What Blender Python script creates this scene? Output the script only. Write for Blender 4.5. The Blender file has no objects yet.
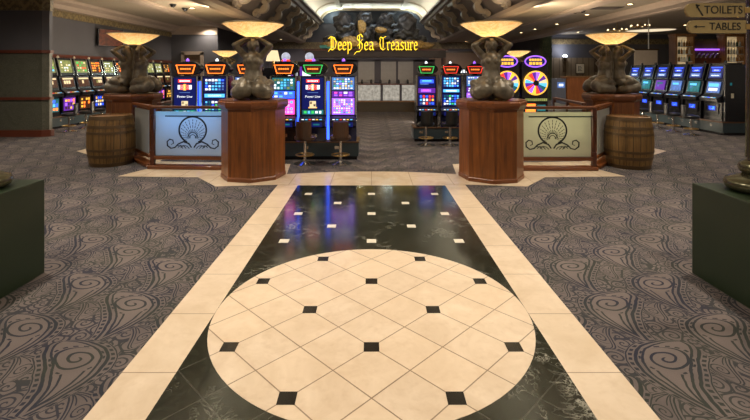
import bpy, bmesh, math, random
from mathutils import Vector, Matrix
random.seed(7)
PI = math.pi
SC = bpy.context.scene
COL = SC.collection
F, CX, HY, EYE = 453.0, 371.5, 72.0, 1.65      # focal length, principal point (px), eye height


def PX(px, d): return (px - CX) * d / F
def PZ(y, d): return EYE + (HY - y) * d / F

# ---------------------------------------------------------------- node expression helper
class NT:
    def __init__(self, name):
        self.m = bpy.data.materials.new(name)
        self.m.use_nodes = True
        self.t = self.m.node_tree
        self.b = self.t.nodes['Principled BSDF']
        self.out = self.t.nodes['Material Output']
    def n(self, typ, **kw):
        nd = self.t.nodes.new(typ)
        for k, v in kw.items(): setattr(nd, k, v)
        return nd
    def link(self, a, b): self.t.links.new(a, b)
    def coord(self, which='Object', scale=None, rot=None, loc=None):
        tc = self.n('ShaderNodeTexCoord')
        s = tc.outputs[which]
        if scale is not None or rot is not None or loc is not None:
            mp = self.n('ShaderNodeMapping')
            self.link(s, mp.inputs[0])
            if loc: mp.inputs['Location'].default_value = loc
            if rot: mp.inputs['Rotation'].default_value = rot
            if scale: mp.inputs['Scale'].default_value = scale
            s = mp.outputs[0]
        return s
    def xyz(self, s):
        sp = self.n('ShaderNodeSeparateXYZ'); self.link(s, sp.inputs[0])
        return [E(self, o) for o in sp.outputs]
    def vec(self, x, y, z):
        c = self.n('ShaderNodeCombineXYZ')
        for i, v in enumerate((x, y, z)):
            if isinstance(v, E): self.link(v.s, c.inputs[i])
            else: c.inputs[i].default_value = v
        return c.outputs[0]
    def noise(self, s, scale, detail=4, rough=.5, dist=0.0, out='Fac'):
        nd = self.n('ShaderNodeTexNoise'); self.link(s, nd.inputs['Vector'])
        nd.inputs['Scale'].default_value = scale; nd.inputs['Detail'].default_value = detail
        nd.inputs['Roughness'].default_value = rough; nd.inputs['Distortion'].default_value = dist
        return E(self, nd.outputs[out])
    def white(self, s):
        nd = self.n('ShaderNodeTexWhiteNoise'); self.link(s, nd.inputs['Vector'])
        return E(self, nd.outputs['Value'])
    def mix(self, fac, a, b):
        nd = self.n('ShaderNodeMix', data_type='RGBA')
        def put(v, sk):
            if isinstance(v, E): self.link(v.s, sk)
            elif isinstance(v, (tuple, list)): sk.default_value = (*v[:3], 1)
            elif isinstance(v, (int, float)): sk.default_value = v
            else: self.link(v, sk)
        put(fac, nd.inputs[0]); put(a, nd.inputs[6]); put(b, nd.inputs[7])
        return nd.outputs[2]
    def base(self, s): self.link(s, self.b.inputs['Base Color'])
    def set(self, **kw):
        for k, v in kw.items(): self.b.inputs[k.replace('_', ' ')].default_value = v
    def bump(self, e, strength=.3, dist=.01):
        b = self.n('ShaderNodeBump'); b.inputs['Strength'].default_value = strength
        b.inputs['Distance'].default_value = dist
        self.link(e.s, b.inputs['Height']); self.link(b.outputs[0], self.b.inputs['Normal'])


class E:
    def __init__(self, nt, s): self.nt, self.s = nt, s
    def op(self, o, *a):
        nd = self.nt.n('ShaderNodeMath', operation=o)
        for i, v in enumerate((self,) + a):
            if isinstance(v, E): self.nt.link(v.s, nd.inputs[i])
            else: nd.inputs[i].default_value = v
        return E(self.nt, nd.outputs[0])
    def __add__(self, o): return self.op('ADD', o)
    def __sub__(self, o): return self.op('SUBTRACT', o)
    def __mul__(self, o): return self.op('MULTIPLY', o)
    def __truediv__(self, o): return self.op('DIVIDE', o)
    def abs(self): return self.op('ABSOLUTE')
    def fract(self): return self.op('FRACT')
    def floor(self): return self.op('FLOOR')
    def lt(self, o): return self.op('LESS_THAN', o)
    def gt(self, o): return self.op('GREATER_THAN', o)
    def mx(self, o): return self.op('MAXIMUM', o)
    def mn(self, o): return self.op('MINIMUM', o)
    def sqrt(self): return self.op('SQRT')
    def sin(self): return self.op('SINE')
    def pw(self, o): return self.op('POWER', o)
    def inv(self): return (self * -1.0) + 1.0
    def clamp(self): return self.mx(0.0).mn(1.0)
    def ramp(self, a, b): return ((self - a) / (b - a)).clamp()


M = {}
def mat(name, col, rough=.5, metal=0.0, var=.12, vscale=8.0, bump=0.0, bscale=60, **kw):
    """plain surface with a soft procedural variation"""
    n = NT(name); s = n.coord('Object')
    f = n.noise(s, vscale, 4)
    lo = tuple(c * (1 - var) for c in col); hi = tuple(min(1, c * (1 + var)) for c in col)
    n.base(n.mix(f, lo, hi)); n.set(Roughness=rough, Metallic=metal, **kw)
    if bump: n.bump(n.noise(s, bscale, 3), bump, .005)
    M[name] = n.m
    return n.m

def emit(name, col, strength, var=0.0):
    n = NT(name)
    n.set(Base_Color=(*[c * .08 for c in col], 1), Roughness=.4, Specular_IOR_Level=.25, Emission_Color=(*col, 1), Emission_Strength=strength)
    if var:
        f = n.noise(n.coord('Object'), 9.0, 3)
        n.link(n.mix(f.ramp(.35, .65), tuple(c * (1 - var) for c in col), col), n.b.inputs['Emission Color'])
    M[name] = n.m
    return n.m

# ---------------------------------------------------------------- materials
def m_carpet():
    n = NT('paisley_carpet'); s = n.coord('Object')
    X0, Y, Z = n.xyz(s)
    X = X0.abs()
    jit = n.noise(s, 7.0, 2)
    def paisley(ca, cb, ox, oy, ang, size, bend):
        u = (X + ox) / ca; col = u.floor()
        v = (Y + oy) / cb + (col * .5)
        p = (u.fract() - .5) * ca; q = (v.fract() - .5) * cb
        c_, s_ = math.cos(ang), math.sin(ang)
        t = (p * c_ + q * s_) / size; w = (q * c_ - p * s_) / size
        w = w - (t * t * bend) + bend * .3 + (jit - .5) * .10
        tt = t.mx(-.999).mn(.999)
        prof = ((tt * -1.0 + 1.0).pw(2.2) * (tt + 1.0)).sqrt() * .41 + .002
        dist = w.abs() - prof + t.abs().gt(.985) * 9.0       # signed distance, in units of the motif
        return dist, t, w
    def lines(d, t, w, dots=True):
        l = d.abs().lt(.030)
        l = l.mx((d + .11).abs().lt(.022))
        du = t + .36; dv = w
        r = (du * du + dv * dv).sqrt(); a = dv.op('ARCTAN2', du)
        sp = ((r * 5.6) - a / (2 * PI)).fract()
        l = l.mx((sp - .5).abs().lt(.13) * r.lt(.36) * r.gt(.03))
        l = l.mx(((w.abs() * 1.0 - (t * -.22 + .17)).abs().lt(.020)) * t.gt(.02) * t.lt(.78) * d.lt(-.02))
        if dots:
            k = ((t * 7.5).fract() - .5).abs().lt(.26)
            l = l.mx((d - .085).abs().lt(.030) * k)
            k2 = ((a * 16.0 / (2 * PI)).fract() - .5).abs().lt(.25)
            l = l.mx((r - .40).abs().lt(.018) * k2 * t.lt(.0))
            l = l.mx((d - .15).abs().lt(.011))
        return l
    A = paisley(.52, .62, .13, .0, -1.85, .345, .50)
    B = paisley(.52, .62, .36, .24, 1.0, .15, -.5)
    la = lines(*A); lb = lines(*B, dots=False)
    ina = A[0].lt(.17); inb = B[0].lt(.10)
    wv = n.n('ShaderNodeTexVoronoi', feature='F1'); wv.inputs['Scale'].default_value = 8.5
    n.link(s, wv.inputs['Vector'])
    vx, vy, vz = n.xyz(wv.outputs['Position'])
    du, dv = X0 - vx, Y - vy
    r = (du * du + dv * dv).sqrt(); a = dv.op('ARCTAN2', du)
    sp = (r * 30.0 - a / (2 * PI) + jit * .8).fract()
    lg = (sp - .5).abs().lt(.16)
    ve = n.n('ShaderNodeTexVoronoi', feature='DISTANCE_TO_EDGE'); ve.inputs['Scale'].default_value = 8.5
    n.link(s, ve.inputs['Vector'])
    lg = lg.mx(E(n, ve.outputs['Distance']).lt(.05))
    line = ina.inv() * (inb * lb + inb.inv() * lg * .9) + ina * la
    fine = n.noise(s, 170.0, 2)
    patch = n.noise(s, 3.2, 2)
    ground = n.mix(patch.ramp(.35, .65), (.112, .093, .088), (.152, .125, .117))
    ground = n.mix(ina * A[0].lt(-.12) * .3, ground, (.20, .16, .145))
    dark = n.mix(n.noise(s, 2.0, 1).ramp(.4, .6), (.018, .021, .036), (.030, .036, .030))
    c = n.mix(line.clamp() * .95, ground, dark)
    c = n.mix(fine.ramp(.3, .8) * .25, c, (.05, .045, .045))
    n.base(c); n.set(Roughness=.95); n.b.inputs['Specular IOR Level'].default_value = .15
    n.bump(fine, .35, .004)
    M['carpet'] = n.m

TU = .4255     # half the spacing of the inlaid dots
MC = 3.134     # medallion centre along the walkway
def tile_lines(n, s, w=.0035):
    X, Y, Z = n.xyz(s)
    u = (X + Y) / TU; v = (X - Y) / TU
    k = w * 1.414 / TU
    l = ((u + .5).fract() - .5).abs().lt(k).mx(((v + .5).fract() - .5).abs().lt(k))
    cid = n.vec(u.floor(), v.floor(), 0.0)
    return l, n.white(cid), X, Y

def m_marbles():
    n = NT('cream_marble'); s = n.coord('Object')
    l, rnd, X, Y = tile_lines(n, s)
    f = n.noise(s, 3.0, 6, .6, 1.2); g = n.noise(s, 16.0, 4, .6)
    c = n.mix(f.ramp(.3, .7), (.60, .47, .335), (.74, .61, .465))
    c = n.mix(g.ramp(.5, .75) * .35, c, (.50, .36, .23))
    c = n.mix(rnd * .28, c, (.80, .62, .42))
    c = n.mix(l * .8, c, (.16, .10, .06))
    n.base(c); n.set(Roughness=.28); M['cream_tiles'] = n.m
    n = NT('cream_stone'); s = n.coord('Object')
    X, Y, Z = n.xyz(s)
    f = n.noise(s, 3.0, 6, .6, 1.2); g = n.noise(s, 16.0, 4, .6)
    c = n.mix(f.ramp(.3, .7), (.58, .455, .32), (.72, .595, .455))
    c = n.mix(g.ramp(.5, .75) * .35, c, (.50, .36, .23))
    c = n.mix(n.white(n.vec(0.0, ((Y - 2.481) / .604).floor(), 0.0)) * .25, c, (.78, .62, .42))
    l = (((Y - 2.481) / .604 + .5).fract() - .5).abs().lt(.006)
    c = n.mix(l * .7, c, (.16, .10, .06))
    n.base(c); n.set(Roughness=.28); M['cream_border'] = n.m
    n = NT('cream_stone_cross'); s = n.coord('Object')
    X, Y, Z = n.xyz(s)
    f = n.noise(s, 3.0, 6, .6, 1.2)
    c = n.mix(f.ramp(.3, .7), (.56, .43, .29), (.70, .57, .42))
    l = ((X / .604 + .5).fract() - .5).abs().lt(.006)
    c = n.mix(l * .7, c, (.16, .10, .06))
    n.base(c); n.set(Roughness=.25); M['cream_cross'] = n.m
    n = NT('black_marble'); s = n.coord('Object')
    l, rnd, X, Y = tile_lines(n, s)
    d = n.noise(s, 2.2, 5, .6, .6, 'Color')
    f = n.noise(s, 3.4, 5, .62, 1.6)
    v1 = (f - .5).abs().lt(.012)
    f2 = n.noise(s, 7.5, 5, .65, 2.0)
    v2 = (f2 - .52).abs().lt(.016)
    msk = n.noise(s, 1.6, 2).ramp(.45, .62)
    g = n.noise(s, 22.0, 4, .7)
    c = n.mix(g.ramp(.45, .8), (.007, .010, .006), (.034, .042, .027))
    c = n.mix(rnd * .35, c, (.03, .032, .025))
    c = n.mix((v1 * .50 * n.noise(s, 1.3, 2).ramp(.5, .62) + v2 * .50 * msk).clamp() * n.noise(s, 5.0, 2).ramp(.35, .65), c, (.46, .44, .36))
    c = n.mix(l * .5, c, (.09, .085, .07))
    n.base(c); n.set(Roughness=.14, IOR=1.75); M['black_marble'] = n.m
    mat('white_dot', (.72, .66, .54), .2); mat('black_dot', (.012, .012, .010), .2)

def m_wood(name, c0, c1, rough=.28, axis='z', scale=1.0):
    n = NT(name)
    sc = {'z': (22, 22, 1.1), 'x': (1.1, 22, 22), 'y': (22, 1.1, 22)}[axis]
    s = n.coord('Object', scale=tuple(k * scale for k in sc))
    f = n.noise(s, 1.0, 6, .6, .6)
    s2 = n.coord('Object'); g = n.noise(s2, 2.2, 3)
    c = n.mix(f.ramp(.3, .7), c0, c1)
    c = n.mix(g.ramp(.4, .7) * .45, c, c0)
    n.base(c); n.set(Roughness=rough); n.b.inputs['Coat Weight'].default_value = .1
    M[name] = n.m

def m_staves():
    n = NT('oak_staves'); s = n.coord('Object')
    X, Y, Z = n.xyz(s)
    a = Y.op('ARCTAN2', X) * (22 / (2 * PI))
    seam = ((a + .5).fract() - .5).abs().gt(.455)
    rnd = n.white(n.vec(a.floor(), 0.0, 0.0))
    f = n.noise(n.coord('Object', scale=(30, 30, 2)), 1.0, 5, .6, .4)
    c = n.mix(f.ramp(.3, .7), (.080, .041, .010), (.20, .108, .028))
    c = n.mix(rnd * .4, c, (.24, .13, .036))
    c = n.mix(seam * .7, c, (.025, .015, .008))
    n.base(c); n.set(Roughness=.5); M['staves'] = n.m

def m_bronze():
    n = NT('aged_bronze'); s = n.coord('Object')
    f = n.noise(s, 9.0, 5); g = n.noise(s, 45.0, 3)
    c = n.mix(f.ramp(.35, .65), (.095, .078, .055), (.20, .165, .115))
    c = n.mix(g.ramp(.5, .8) * .4, c, (.13, .14, .10))
    n.base(c); n.set(Roughness=.40, Metallic=.25); M['bronze'] = n.m

def m_alabaster():
    n = NT('alabaster_bowl'); s = n.coord('Object')
    f = n.noise(s, 5.0, 6, .6, 1.6)
    vein = (n.noise(s, 4.0, 5, .6, 2.0) - .5).abs().lt(.03)
    c = n.mix(f.ramp(.3, .7), (1.0, .60, .22), (1.0, .80, .46))
    c = n.mix(vein * .45, c, (.80, .40, .12))
    n.base(c); n.set(Roughness=.35)
    tr = n.n('ShaderNodeBsdfTranslucent'); n.link(c, tr.inputs['Color'])
    mx = n.n('ShaderNodeMixShader'); mx.inputs[0].default_value = .62
    n.link(n.b.outputs[0], mx.inputs[1]); n.link(tr.outputs[0], mx.inputs[2])
    n.link(c, n.b.inputs['Emission Color']); n.b.inputs['Emission Strength'].default_value = .12
    n.link(mx.outputs[0], n.out.inputs[0]); M['alabaster'] = n.m

def m_frost(name, col):
    n = NT(name); s = n.coord('Object')
    f = n.noise(s, 3.0, 3)
    c = n.mix(f, tuple(k * .9 for k in col), col)
    n.base(c); n.set(Roughness=.5)
    tr = n.n('ShaderNodeBsdfTranslucent'); n.link(c, tr.inputs['Color'])
    mx = n.n('ShaderNodeMixShader'); mx.inputs[0].default_value = .6
    n.link(n.b.outputs[0], mx.inputs[1]); n.link(tr.outputs[0], mx.inputs[2])
    n.link(mx.outputs[0], n.out.inputs[0]); M[name] = n.m

def m_frieze():
    n = NT('gilt_frieze'); s = n.coord('Object')
    X, Y, Z = n.xyz(s)
    t = (X + Y) * 5.0
    z = ((t * PI).sin() * .09)
    k = (((Z * 1.0) - n.noise(s, 0.01, 0) * 0.0) * 2.2).fract() - .5
    l = (k * .45 - z).abs().lt(.05)
    f = n.noise(s, 14.0, 4)
    c = n.mix(f.ramp(.4, .6), (.10, .075, .038), (.22, .165, .082))
    c = n.mix(l * .6, c, (.27, .20, .09))
    n.base(c); n.set(Roughness=.5); M['frieze'] = n.m

def m_panelwall():
    n = NT('ribbed_wall'); s = n.coord('Object')
    X, Y, Z = n.xyz(s)
    l = ((X / .35).fract() - .5).abs().gt(.42)
    c = n.mix(l * .7, (.21, .155, .095), (.07, .05, .03))
    c = n.mix(Z.gt(2.5), c, (.085, .085, .10))
    n.base(c); n.set(Roughness=.6); M['ribbed_wall'] = n.m

def m_granite(name, a, b, rough=.35, scale=40):
    n = NT(name); s = n.coord('Object')
    f = n.noise(s, scale, 4, .7); g = n.noise(s, 3.0, 4, .6, 1.5)
    c = n.mix(f.ramp(.35, .65), a, b); c = n.mix(g.ramp(.45, .7) * .4, c, tuple(k * .6 for k in a))
    n.base(c); n.set(Roughness=rough); M[name] = n.m

m_carpet(); m_marbles(); m_staves(); m_bronze(); m_alabaster(); m_frieze(); m_panelwall()
m_wood('mahogany', (.085, .024, .004), (.28, .088, .015), .34)
m_wood('mahogany_x', (.085, .024, .006), (.24, .072, .015), .32, 'x')
m_wood('dark_mahogany', (.050, .013, .006), (.13, .035, .012), .3)
m_wood('podium_wood', (.17, .055, .016), (.32, .11, .034), .4)
m_wood('bar_wood', (.16, .07, .022), (.30, .14, .045), .4)
m_frost('frost_glass', (.62, .72, .80)); m_frost('frost_plain', (.50, .50, .47)); m_frost('frost_warm', (.62, .62, .52))
m_granite('granite', (.060, .062, .045), (.135, .130, .095)); m_granite('green_marble', (.02, .04, .018), (.10, .12, .05), .3, 6)
m_granite('coral_gold', (.14, .085, .025), (.40, .26, .08), .5, 14); m_granite('rock', (.012, .013, .015), (.055, .055, .056), .45, 5)
mat('wall_grey', (.088, .084, .094), .75, vscale=2); mat('wall_dark', (.075, .068, .080), .7, vscale=2)
mat('wall_blue', (.020, .028, .045), .6, vscale=1); mat('wall_tan', (.14, .085, .05), .6)
mat('ceiling_paint', (.40, .33, .245), .8, vscale=.7, var=.06); mat('vault_paint', (.56, .50, .40), .75, vscale=.6, var=.05)
mat('vault_panel', (.36, .25, .16), .7, vscale=.5); mat('soffit_mauve', (.17, .135, .115), .7, vscale=1)
mat('molding', (.40, .31, .245), .55, var=.1); mat('plaster', (.42, .335, .235), .6, var=.15, vscale=6)
mat('red_trim', (.12, .030, .014), .35); mat('plinth_green', (.016, .026, .012), .32, vscale=3)
mat('cab_black', (.008, .008, .010), .22); mat('cab_blue', (.010, .012, .05), .2); mat('deck_dark', (.02, .02, .024), .3)
mat('stand_teal', (.024, .038, .045), .4); mat('stand_trim', (.10, .045, .02), .3)
mat('chrome', (.55, .53, .50), .18, .95); mat('brass', (.55, .36, .13), .28, .9)
mat('leather', (.055, .026, .014), .35, bump=.2); mat('black_vinyl', (.012, .012, .013), .3)
mat('emblem_dark', (.012, .016, .022), .35); mat('hoop', (.105, .062, .026), .45, .3)
mat('sign_gold', (.30, .215, .085), .42, vscale=5, var=.25); mat('sign_ink', (.012, .010, .006), .5)
mat('paper', (.62, .55, .40), .7); mat('frame_wood', (.06, .035, .015), .4); mat('whiteboard', (.45, .38, .31), .5)
mat('bottle_green', (.02, .06, .03), .08); mat('bottle_amber', (.22, .09, .015), .08); mat('bottle_clear', (.55, .55, .50), .06)
mat('vent_dark', (.03, .028, .025), .6); mat('counter_tile', (.060, .042, .022), .4, vscale=20, var=.5)
mat('grille', (.33, .31, .29), .5); mat('pole_white', (.6, .58, .54), .4); mat('post_bronze', (.10, .095, .055), .22, .7)
mat('header_dark', (.022, .013, .010), .5); mat('blue_grey', (.10, .11, .15), .5); mat('coral_teal', (.05, .25, .24), .4); mat('foam', (.09, .12, .15), .4)
emit('e_white', (.92, .96, 1), 1.5); emit('e_blue', (.03, .09, 1.0), 2.6); emit('e_cyan', (.12, .55, 1.0), 1.5)
emit('e_red', (1.0, .05, .03), 1.6); emit('e_yellow', (1.0, .60, .06), 1.5); emit('e_magenta', (1.0, .08, .50), 1.8)
emit('e_violet', (.38, .12, 1.0), 1.7); emit('e_green', (.06, .75, .15), 1.1); emit('e_orange', (1.0, .17, .02), 3.2)
emit('e_deep', (.008, .014, .16), .7); emit('e_cream', (1.0, .80, .46), 1.1); emit('e_lime', (.52, .56, .16), .7, .5)
emit('e_gold', (1.0, .52, .06), 1.5); emit('e_teal', (.03, .30, .34), .75, .6); emit('e_screen', (.16, .32, .85), .85, .5)
emit('e_down', (1.0, .80, .48), 14.0); emit('e_neon', (1.0, .66, .03), 2.2); emit('e_tv', (.30, .06, .02), .35, .8)
emit('e_bulb', (1.0, .74, .40), 4.0); emit('e_sconce', (.85, .88, 1.0), 12.0); emit('e_window', (.85, .78, .66), .55, .5)
emit('e_dome', (1.0, .82, .55), 1.0); emit('e_strip_blue', (.35, .75, 1.0), 2.2); emit('e_strip_warm', (1.0, .95, .62), 2.2)
emit('e_neonblue', (.03, .10, 1.0), 4.0); emit('e_cove', (.86, 1.0, .92), 3.0); emit('e_brown', (.16, .05, .02), .6, .6)
emit('e_purple', (.16, .03, .42), 1.0); emit('e_globe', (.75, .78, .95), .8, .3); emit('e_pink', (1.0, .40, .75), 1.7)

# ---------------------------------------------------------------- mesh builder
class MB:
    def __init__(self): self.bm = bmesh.new()
    def _mi(self, faces, mi):
        for f in faces: f.material_index = mi
    def face(self, pts, mi=0):
        f = self.bm.faces.new([self.bm.verts.new(p) for p in pts]); f.material_index = mi; return f
    def box(self, c, s, mi=0, rz=0.0, bev=0.0, mx=None):
        r = bmesh.ops.create_cube(self.bm, size=1.0)
        vs = r['verts']
        m = Matrix.Translation(c) @ Matrix.Rotation(rz, 4, 'Z')
        if mx is not None: m = Matrix.Translation(c) @ mx
        m = m @ Matrix.Diagonal((s[0], s[1], s[2], 1))
        bmesh.ops.transform(self.bm, matrix=m, verts=vs)
        fs = {f for v in vs for f in v.link_faces}; self._mi(fs, mi)
        if bev:
            es = list({e for v in vs for e in v.link_edges})
            r = bmesh.ops.bevel(self.bm, geom=es, offset=bev, segments=2, affect='EDGES', profile=.5)
            self._mi(r['faces'], mi)
        return self
    def b2(self, x0, x1, y0, y1, z0, z1, mi=0, bev=0.0):
        return self.box(((x0 + x1) / 2, (y0 + y1) / 2, (z0 + z1) / 2), (x1 - x0, y1 - y0, z1 - z0), mi, 0, bev)
    def prism(self, poly, axis, a, b, mi=0):
        """poly of 2-D points extruded along axis from a to b"""
        def p3(p, t):
            return {'x': (t, p[0], p[1]), 'y': (p[0], t, p[1]), 'z': (p[0], p[1], t)}[axis]
        A = [self.bm.verts.new(p3(p, a)) for p in poly]; B = [self.bm.verts.new(p3(p, b)) for p in poly]
        fs = [self.bm.faces.new(A), self.bm.faces.new(list(reversed(B)))]
        n = len(poly)
        for i in range(n):
            fs.append(self.bm.faces.new((A[i], B[i], B[(i + 1) % n], A[(i + 1) % n])))
        self._mi(fs, mi); return self
    def lathe(self, prof, seg=24, mi=0, c=(0, 0, 0), rot0=0.0, caps=True):
        rings = []
        for r, z in prof:
            rings.append([self.bm.verts.new((c[0] + r * math.cos(rot0 + 2 * PI * i / seg), c[1] + r * math.sin(rot0 + 2 * PI * i / seg), c[2] + z)) for i in range(seg)])
        fs = []
        for a, b in zip(rings, rings[1:]):
            for i in range(seg):
                j = (i + 1) % seg
                fs.append(self.bm.faces.new((a[i], a[j], b[j], b[i])))
        if caps:
            if prof[0][0] > 1e-4: fs.append(self.bm.faces.new(list(reversed(rings[0]))))
            if prof[-1][0] > 1e-4: fs.append(self.bm.faces.new(rings[-1]))
        self._mi(fs, mi); return self
    def ball(self, c, r, mi=0, seg=14):
        if not isinstance(r, (tuple, list)): r = (r, r, r)
        q = bmesh.ops.create_uvsphere(self.bm, u_segments=seg, v_segments=max(6, seg * 2 // 3), radius=1.0)
        vs = q['verts']
        bmesh.ops.transform(self.bm, matrix=Matrix.Translation(c) @ Matrix.Diagonal((*r, 1)), verts=vs)
        self._mi({f for v in vs for f in v.link_faces}, mi); return self
    def tube(self, pts, rad, seg=8, mi=0, closed=False, flat=None):
        pts = [Vector(p) for p in pts]; n = len(pts)
        if not isinstance(rad, (list, tuple)): rad = [rad] * n
        rings = []; up = Vector((0, 0, 1))
        prev = None
        for i, p in enumerate(pts):
            if closed: t = pts[(i + 1) % n] - pts[i - 1]
            else: t = pts[min(i + 1, n - 1)] - pts[max(i - 1, 0)]
            t.normalize()
            if prev is None:
                a = up if abs(t.z) < .9 else Vector((0, 1, 0))
                u = t.cross(a).normalized()
            else: u = (prev - t * prev.dot(t)).normalized()
            prev = u; v = t.cross(u)
            k = rad[i]; kv = k * (flat or 1.0)
            rings.append([self.bm.verts.new(p + u * (k * math.cos(2 * PI * j / seg)) + v * (kv * math.sin(2 * PI * j / seg))) for j in range(seg)])
        fs = []
        m = n if closed else n - 1
        for i in range(m):
            a, b = rings[i], rings[(i + 1) % n]
            for j in range(seg):
                q = (j + 1) % seg
                fs.append(self.bm.faces.new((a[j], a[q], b[q], b[j])))
        if not closed:
            fs.append(self.bm.faces.new(list(reversed(rings[0])))); fs.append(self.bm.faces.new(rings[-1]))
        self._mi(fs, mi); return self
    def ribbon(self, pts, w, axis, a, b, mi=0):
        """2-D polyline with width w, extruded along axis (solid)"""
        P = [Vector(p) for p in pts]; n = len(P)
        if not isinstance(w, (list, tuple)): w = [w] * n
        L, R = [], []
        for i, p in enumerate(P):
            t = (P[min(i + 1, n - 1)] - P[max(i - 1, 0)]).normalized()
            nn = Vector((-t.y, t.x))
            L.append(p + nn * w[i] / 2); R.append(p - nn * w[i] / 2)
        for i in range(n - 1):
            self.prism([L[i], L[i + 1], R[i + 1], R[i]], axis, a, b, mi)
        return self
    def xf(self, m): bmesh.ops.transform(self.bm, matrix=m, verts=self.bm.verts[:]); return self
    def build(self, name, mats, parent=None, smooth=None, loc=None):
        bmesh.ops.recalc_face_normals(self.bm, faces=self.bm.faces[:])
        me = bpy.data.meshes.new(name); self.bm.to_mesh(me); self.bm.free()
        if not isinstance(mats, (list, tuple)): mats = [mats]
        for k in mats: me.materials.append(M[k] if isinstance(k, str) else k)
        if smooth is not None:
            me.polygons.foreach_set('use_smooth', [True] * len(me.polygons))
            if smooth < 180: me.set_sharp_from_angle(angle=math.radians(smooth))
        o = bpy.data.objects.new(name, me); COL.objects.link(o)
        if parent: o.parent = parent
        if loc: o.location = loc
        return o

def tag(o, label, cat, group=None, kind=None):
    o['label'] = label; o['category'] = cat
    if group: o['group'] = group
    if kind: o['kind'] = kind
    return o
def thing(name, label, cat, loc=(0, 0, 0), rz=0.0, group=None):
    o = bpy.data.objects.new(name, None); COL.objects.link(o)
    o.location = loc; o.rotation_euler = (0, 0, rz); o.empty_display_size = .1
    return tag(o, label, cat, group)
def struct(o, label=None, cat=None):
    o['kind'] = 'structure'
    if label: o['label'] = label
    return o
def kids(o): return [c for c in bpy.data.objects if c.parent == o]
def dup(root, loc, rz=None, label=None, group=None):
    def cp(o, par):
        c = o.copy(); COL.objects.link(c); c.parent = par
        for k in kids(o): cp(k, c)
        return c
    r = cp(root, root.parent); r.location = loc
    if rz is not None: r.rotation_euler = (0, 0, rz)
    if label: r['label'] = label
    if group: r['group'] = group
    return r
ORD = 'first second third fourth fifth sixth seventh eighth ninth tenth eleventh twelfth thirteenth fourteenth'.split()

# ================================================================ FLOOR
YB = -3.0
o = MB().b2(-26, 26, YB, 36, -.1, 0).build('floor', 'carpet'); struct(o)
IN, OUT = 1.07, 1.367
FAR0, FAR1 = 6.575, 7.30
def arcY(x): return 7.50 - .2 * (x / OUT) ** 2
o = MB().b2(-IN, IN, YB - MC, FAR0 - MC, 0, .004)
bk = []
def dot(mb, i, j, mi):
    x, y = i * TU, j * TU; h = .046
    mb.b2(x - h, x + h, y - h, y + h, .001, .0065, mi)
R = 1.068
for i in range(-2, 3):
    for j in range(-6, 9):
        if (i + j) % 2 == 0: continue
        x, y = i * TU, j * TU
        if abs(x) > IN - .05 or y > FAR0 - MC - .05 or y < YB - MC + .1: continue
        if x * x + y * y < R * R: bk.append((i, j)); continue
        dot(o, i, j, 1)
struct(o.build('floor_walkway', ['black_marble', 'white_dot'], loc=(0, MC, 0)))
o = MB(); o.lathe([(R, .002), (R, .006)], 96)
for i, j in bk:
    x, y = i * TU, j * TU; h = .046
    o.b2(x - h, x + h, y - h, y + h, .003, .0075, 1)
struct(o.build('floor_medallion', ['cream_tiles', 'black_dot'], loc=(0, MC, 0)))
for sx, nm in ((-1, 'left'), (1, 'right')):
    a, b = sorted((sx * IN, sx * OUT))
    o = MB().b2(a, b, YB, FAR0, 0, .004)
    struct(o.build('floor_border_' + nm, 'cream_border'))
o = MB()
xs = [-OUT + 2 * OUT * k / 24 for k in range(25)]
o.prism([(-OUT, FAR0), (OUT, FAR0)] + [(x, arcY(x)) for x in reversed(xs)], 'z', 0, .004)
struct(o.build('floor_border_far', 'cream_cross'))
AP = [(-OUT, 6.63), (-2.25, 6.53), (-2.72, 7.10), (-4.01, 7.16), (-3.80, 7.75), (-4.25, 8.5), (-5.15, 8.62), (-6.15, 9.45), (-6.0, 10.3), (-4.4, 10.3), (-3.9, 8.35), (-2.6, 8.25), (-1.45, 8.1), (-OUT, 7.30)]
for sx, nm in ((-1, 'left'), (1, 'right')):
    o = MB().prism([(-sx * x, y) for x, y in AP], 'z', 0, .0035)
    struct(o.build('floor_apron_' + nm, 'cream_cross'))

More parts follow.
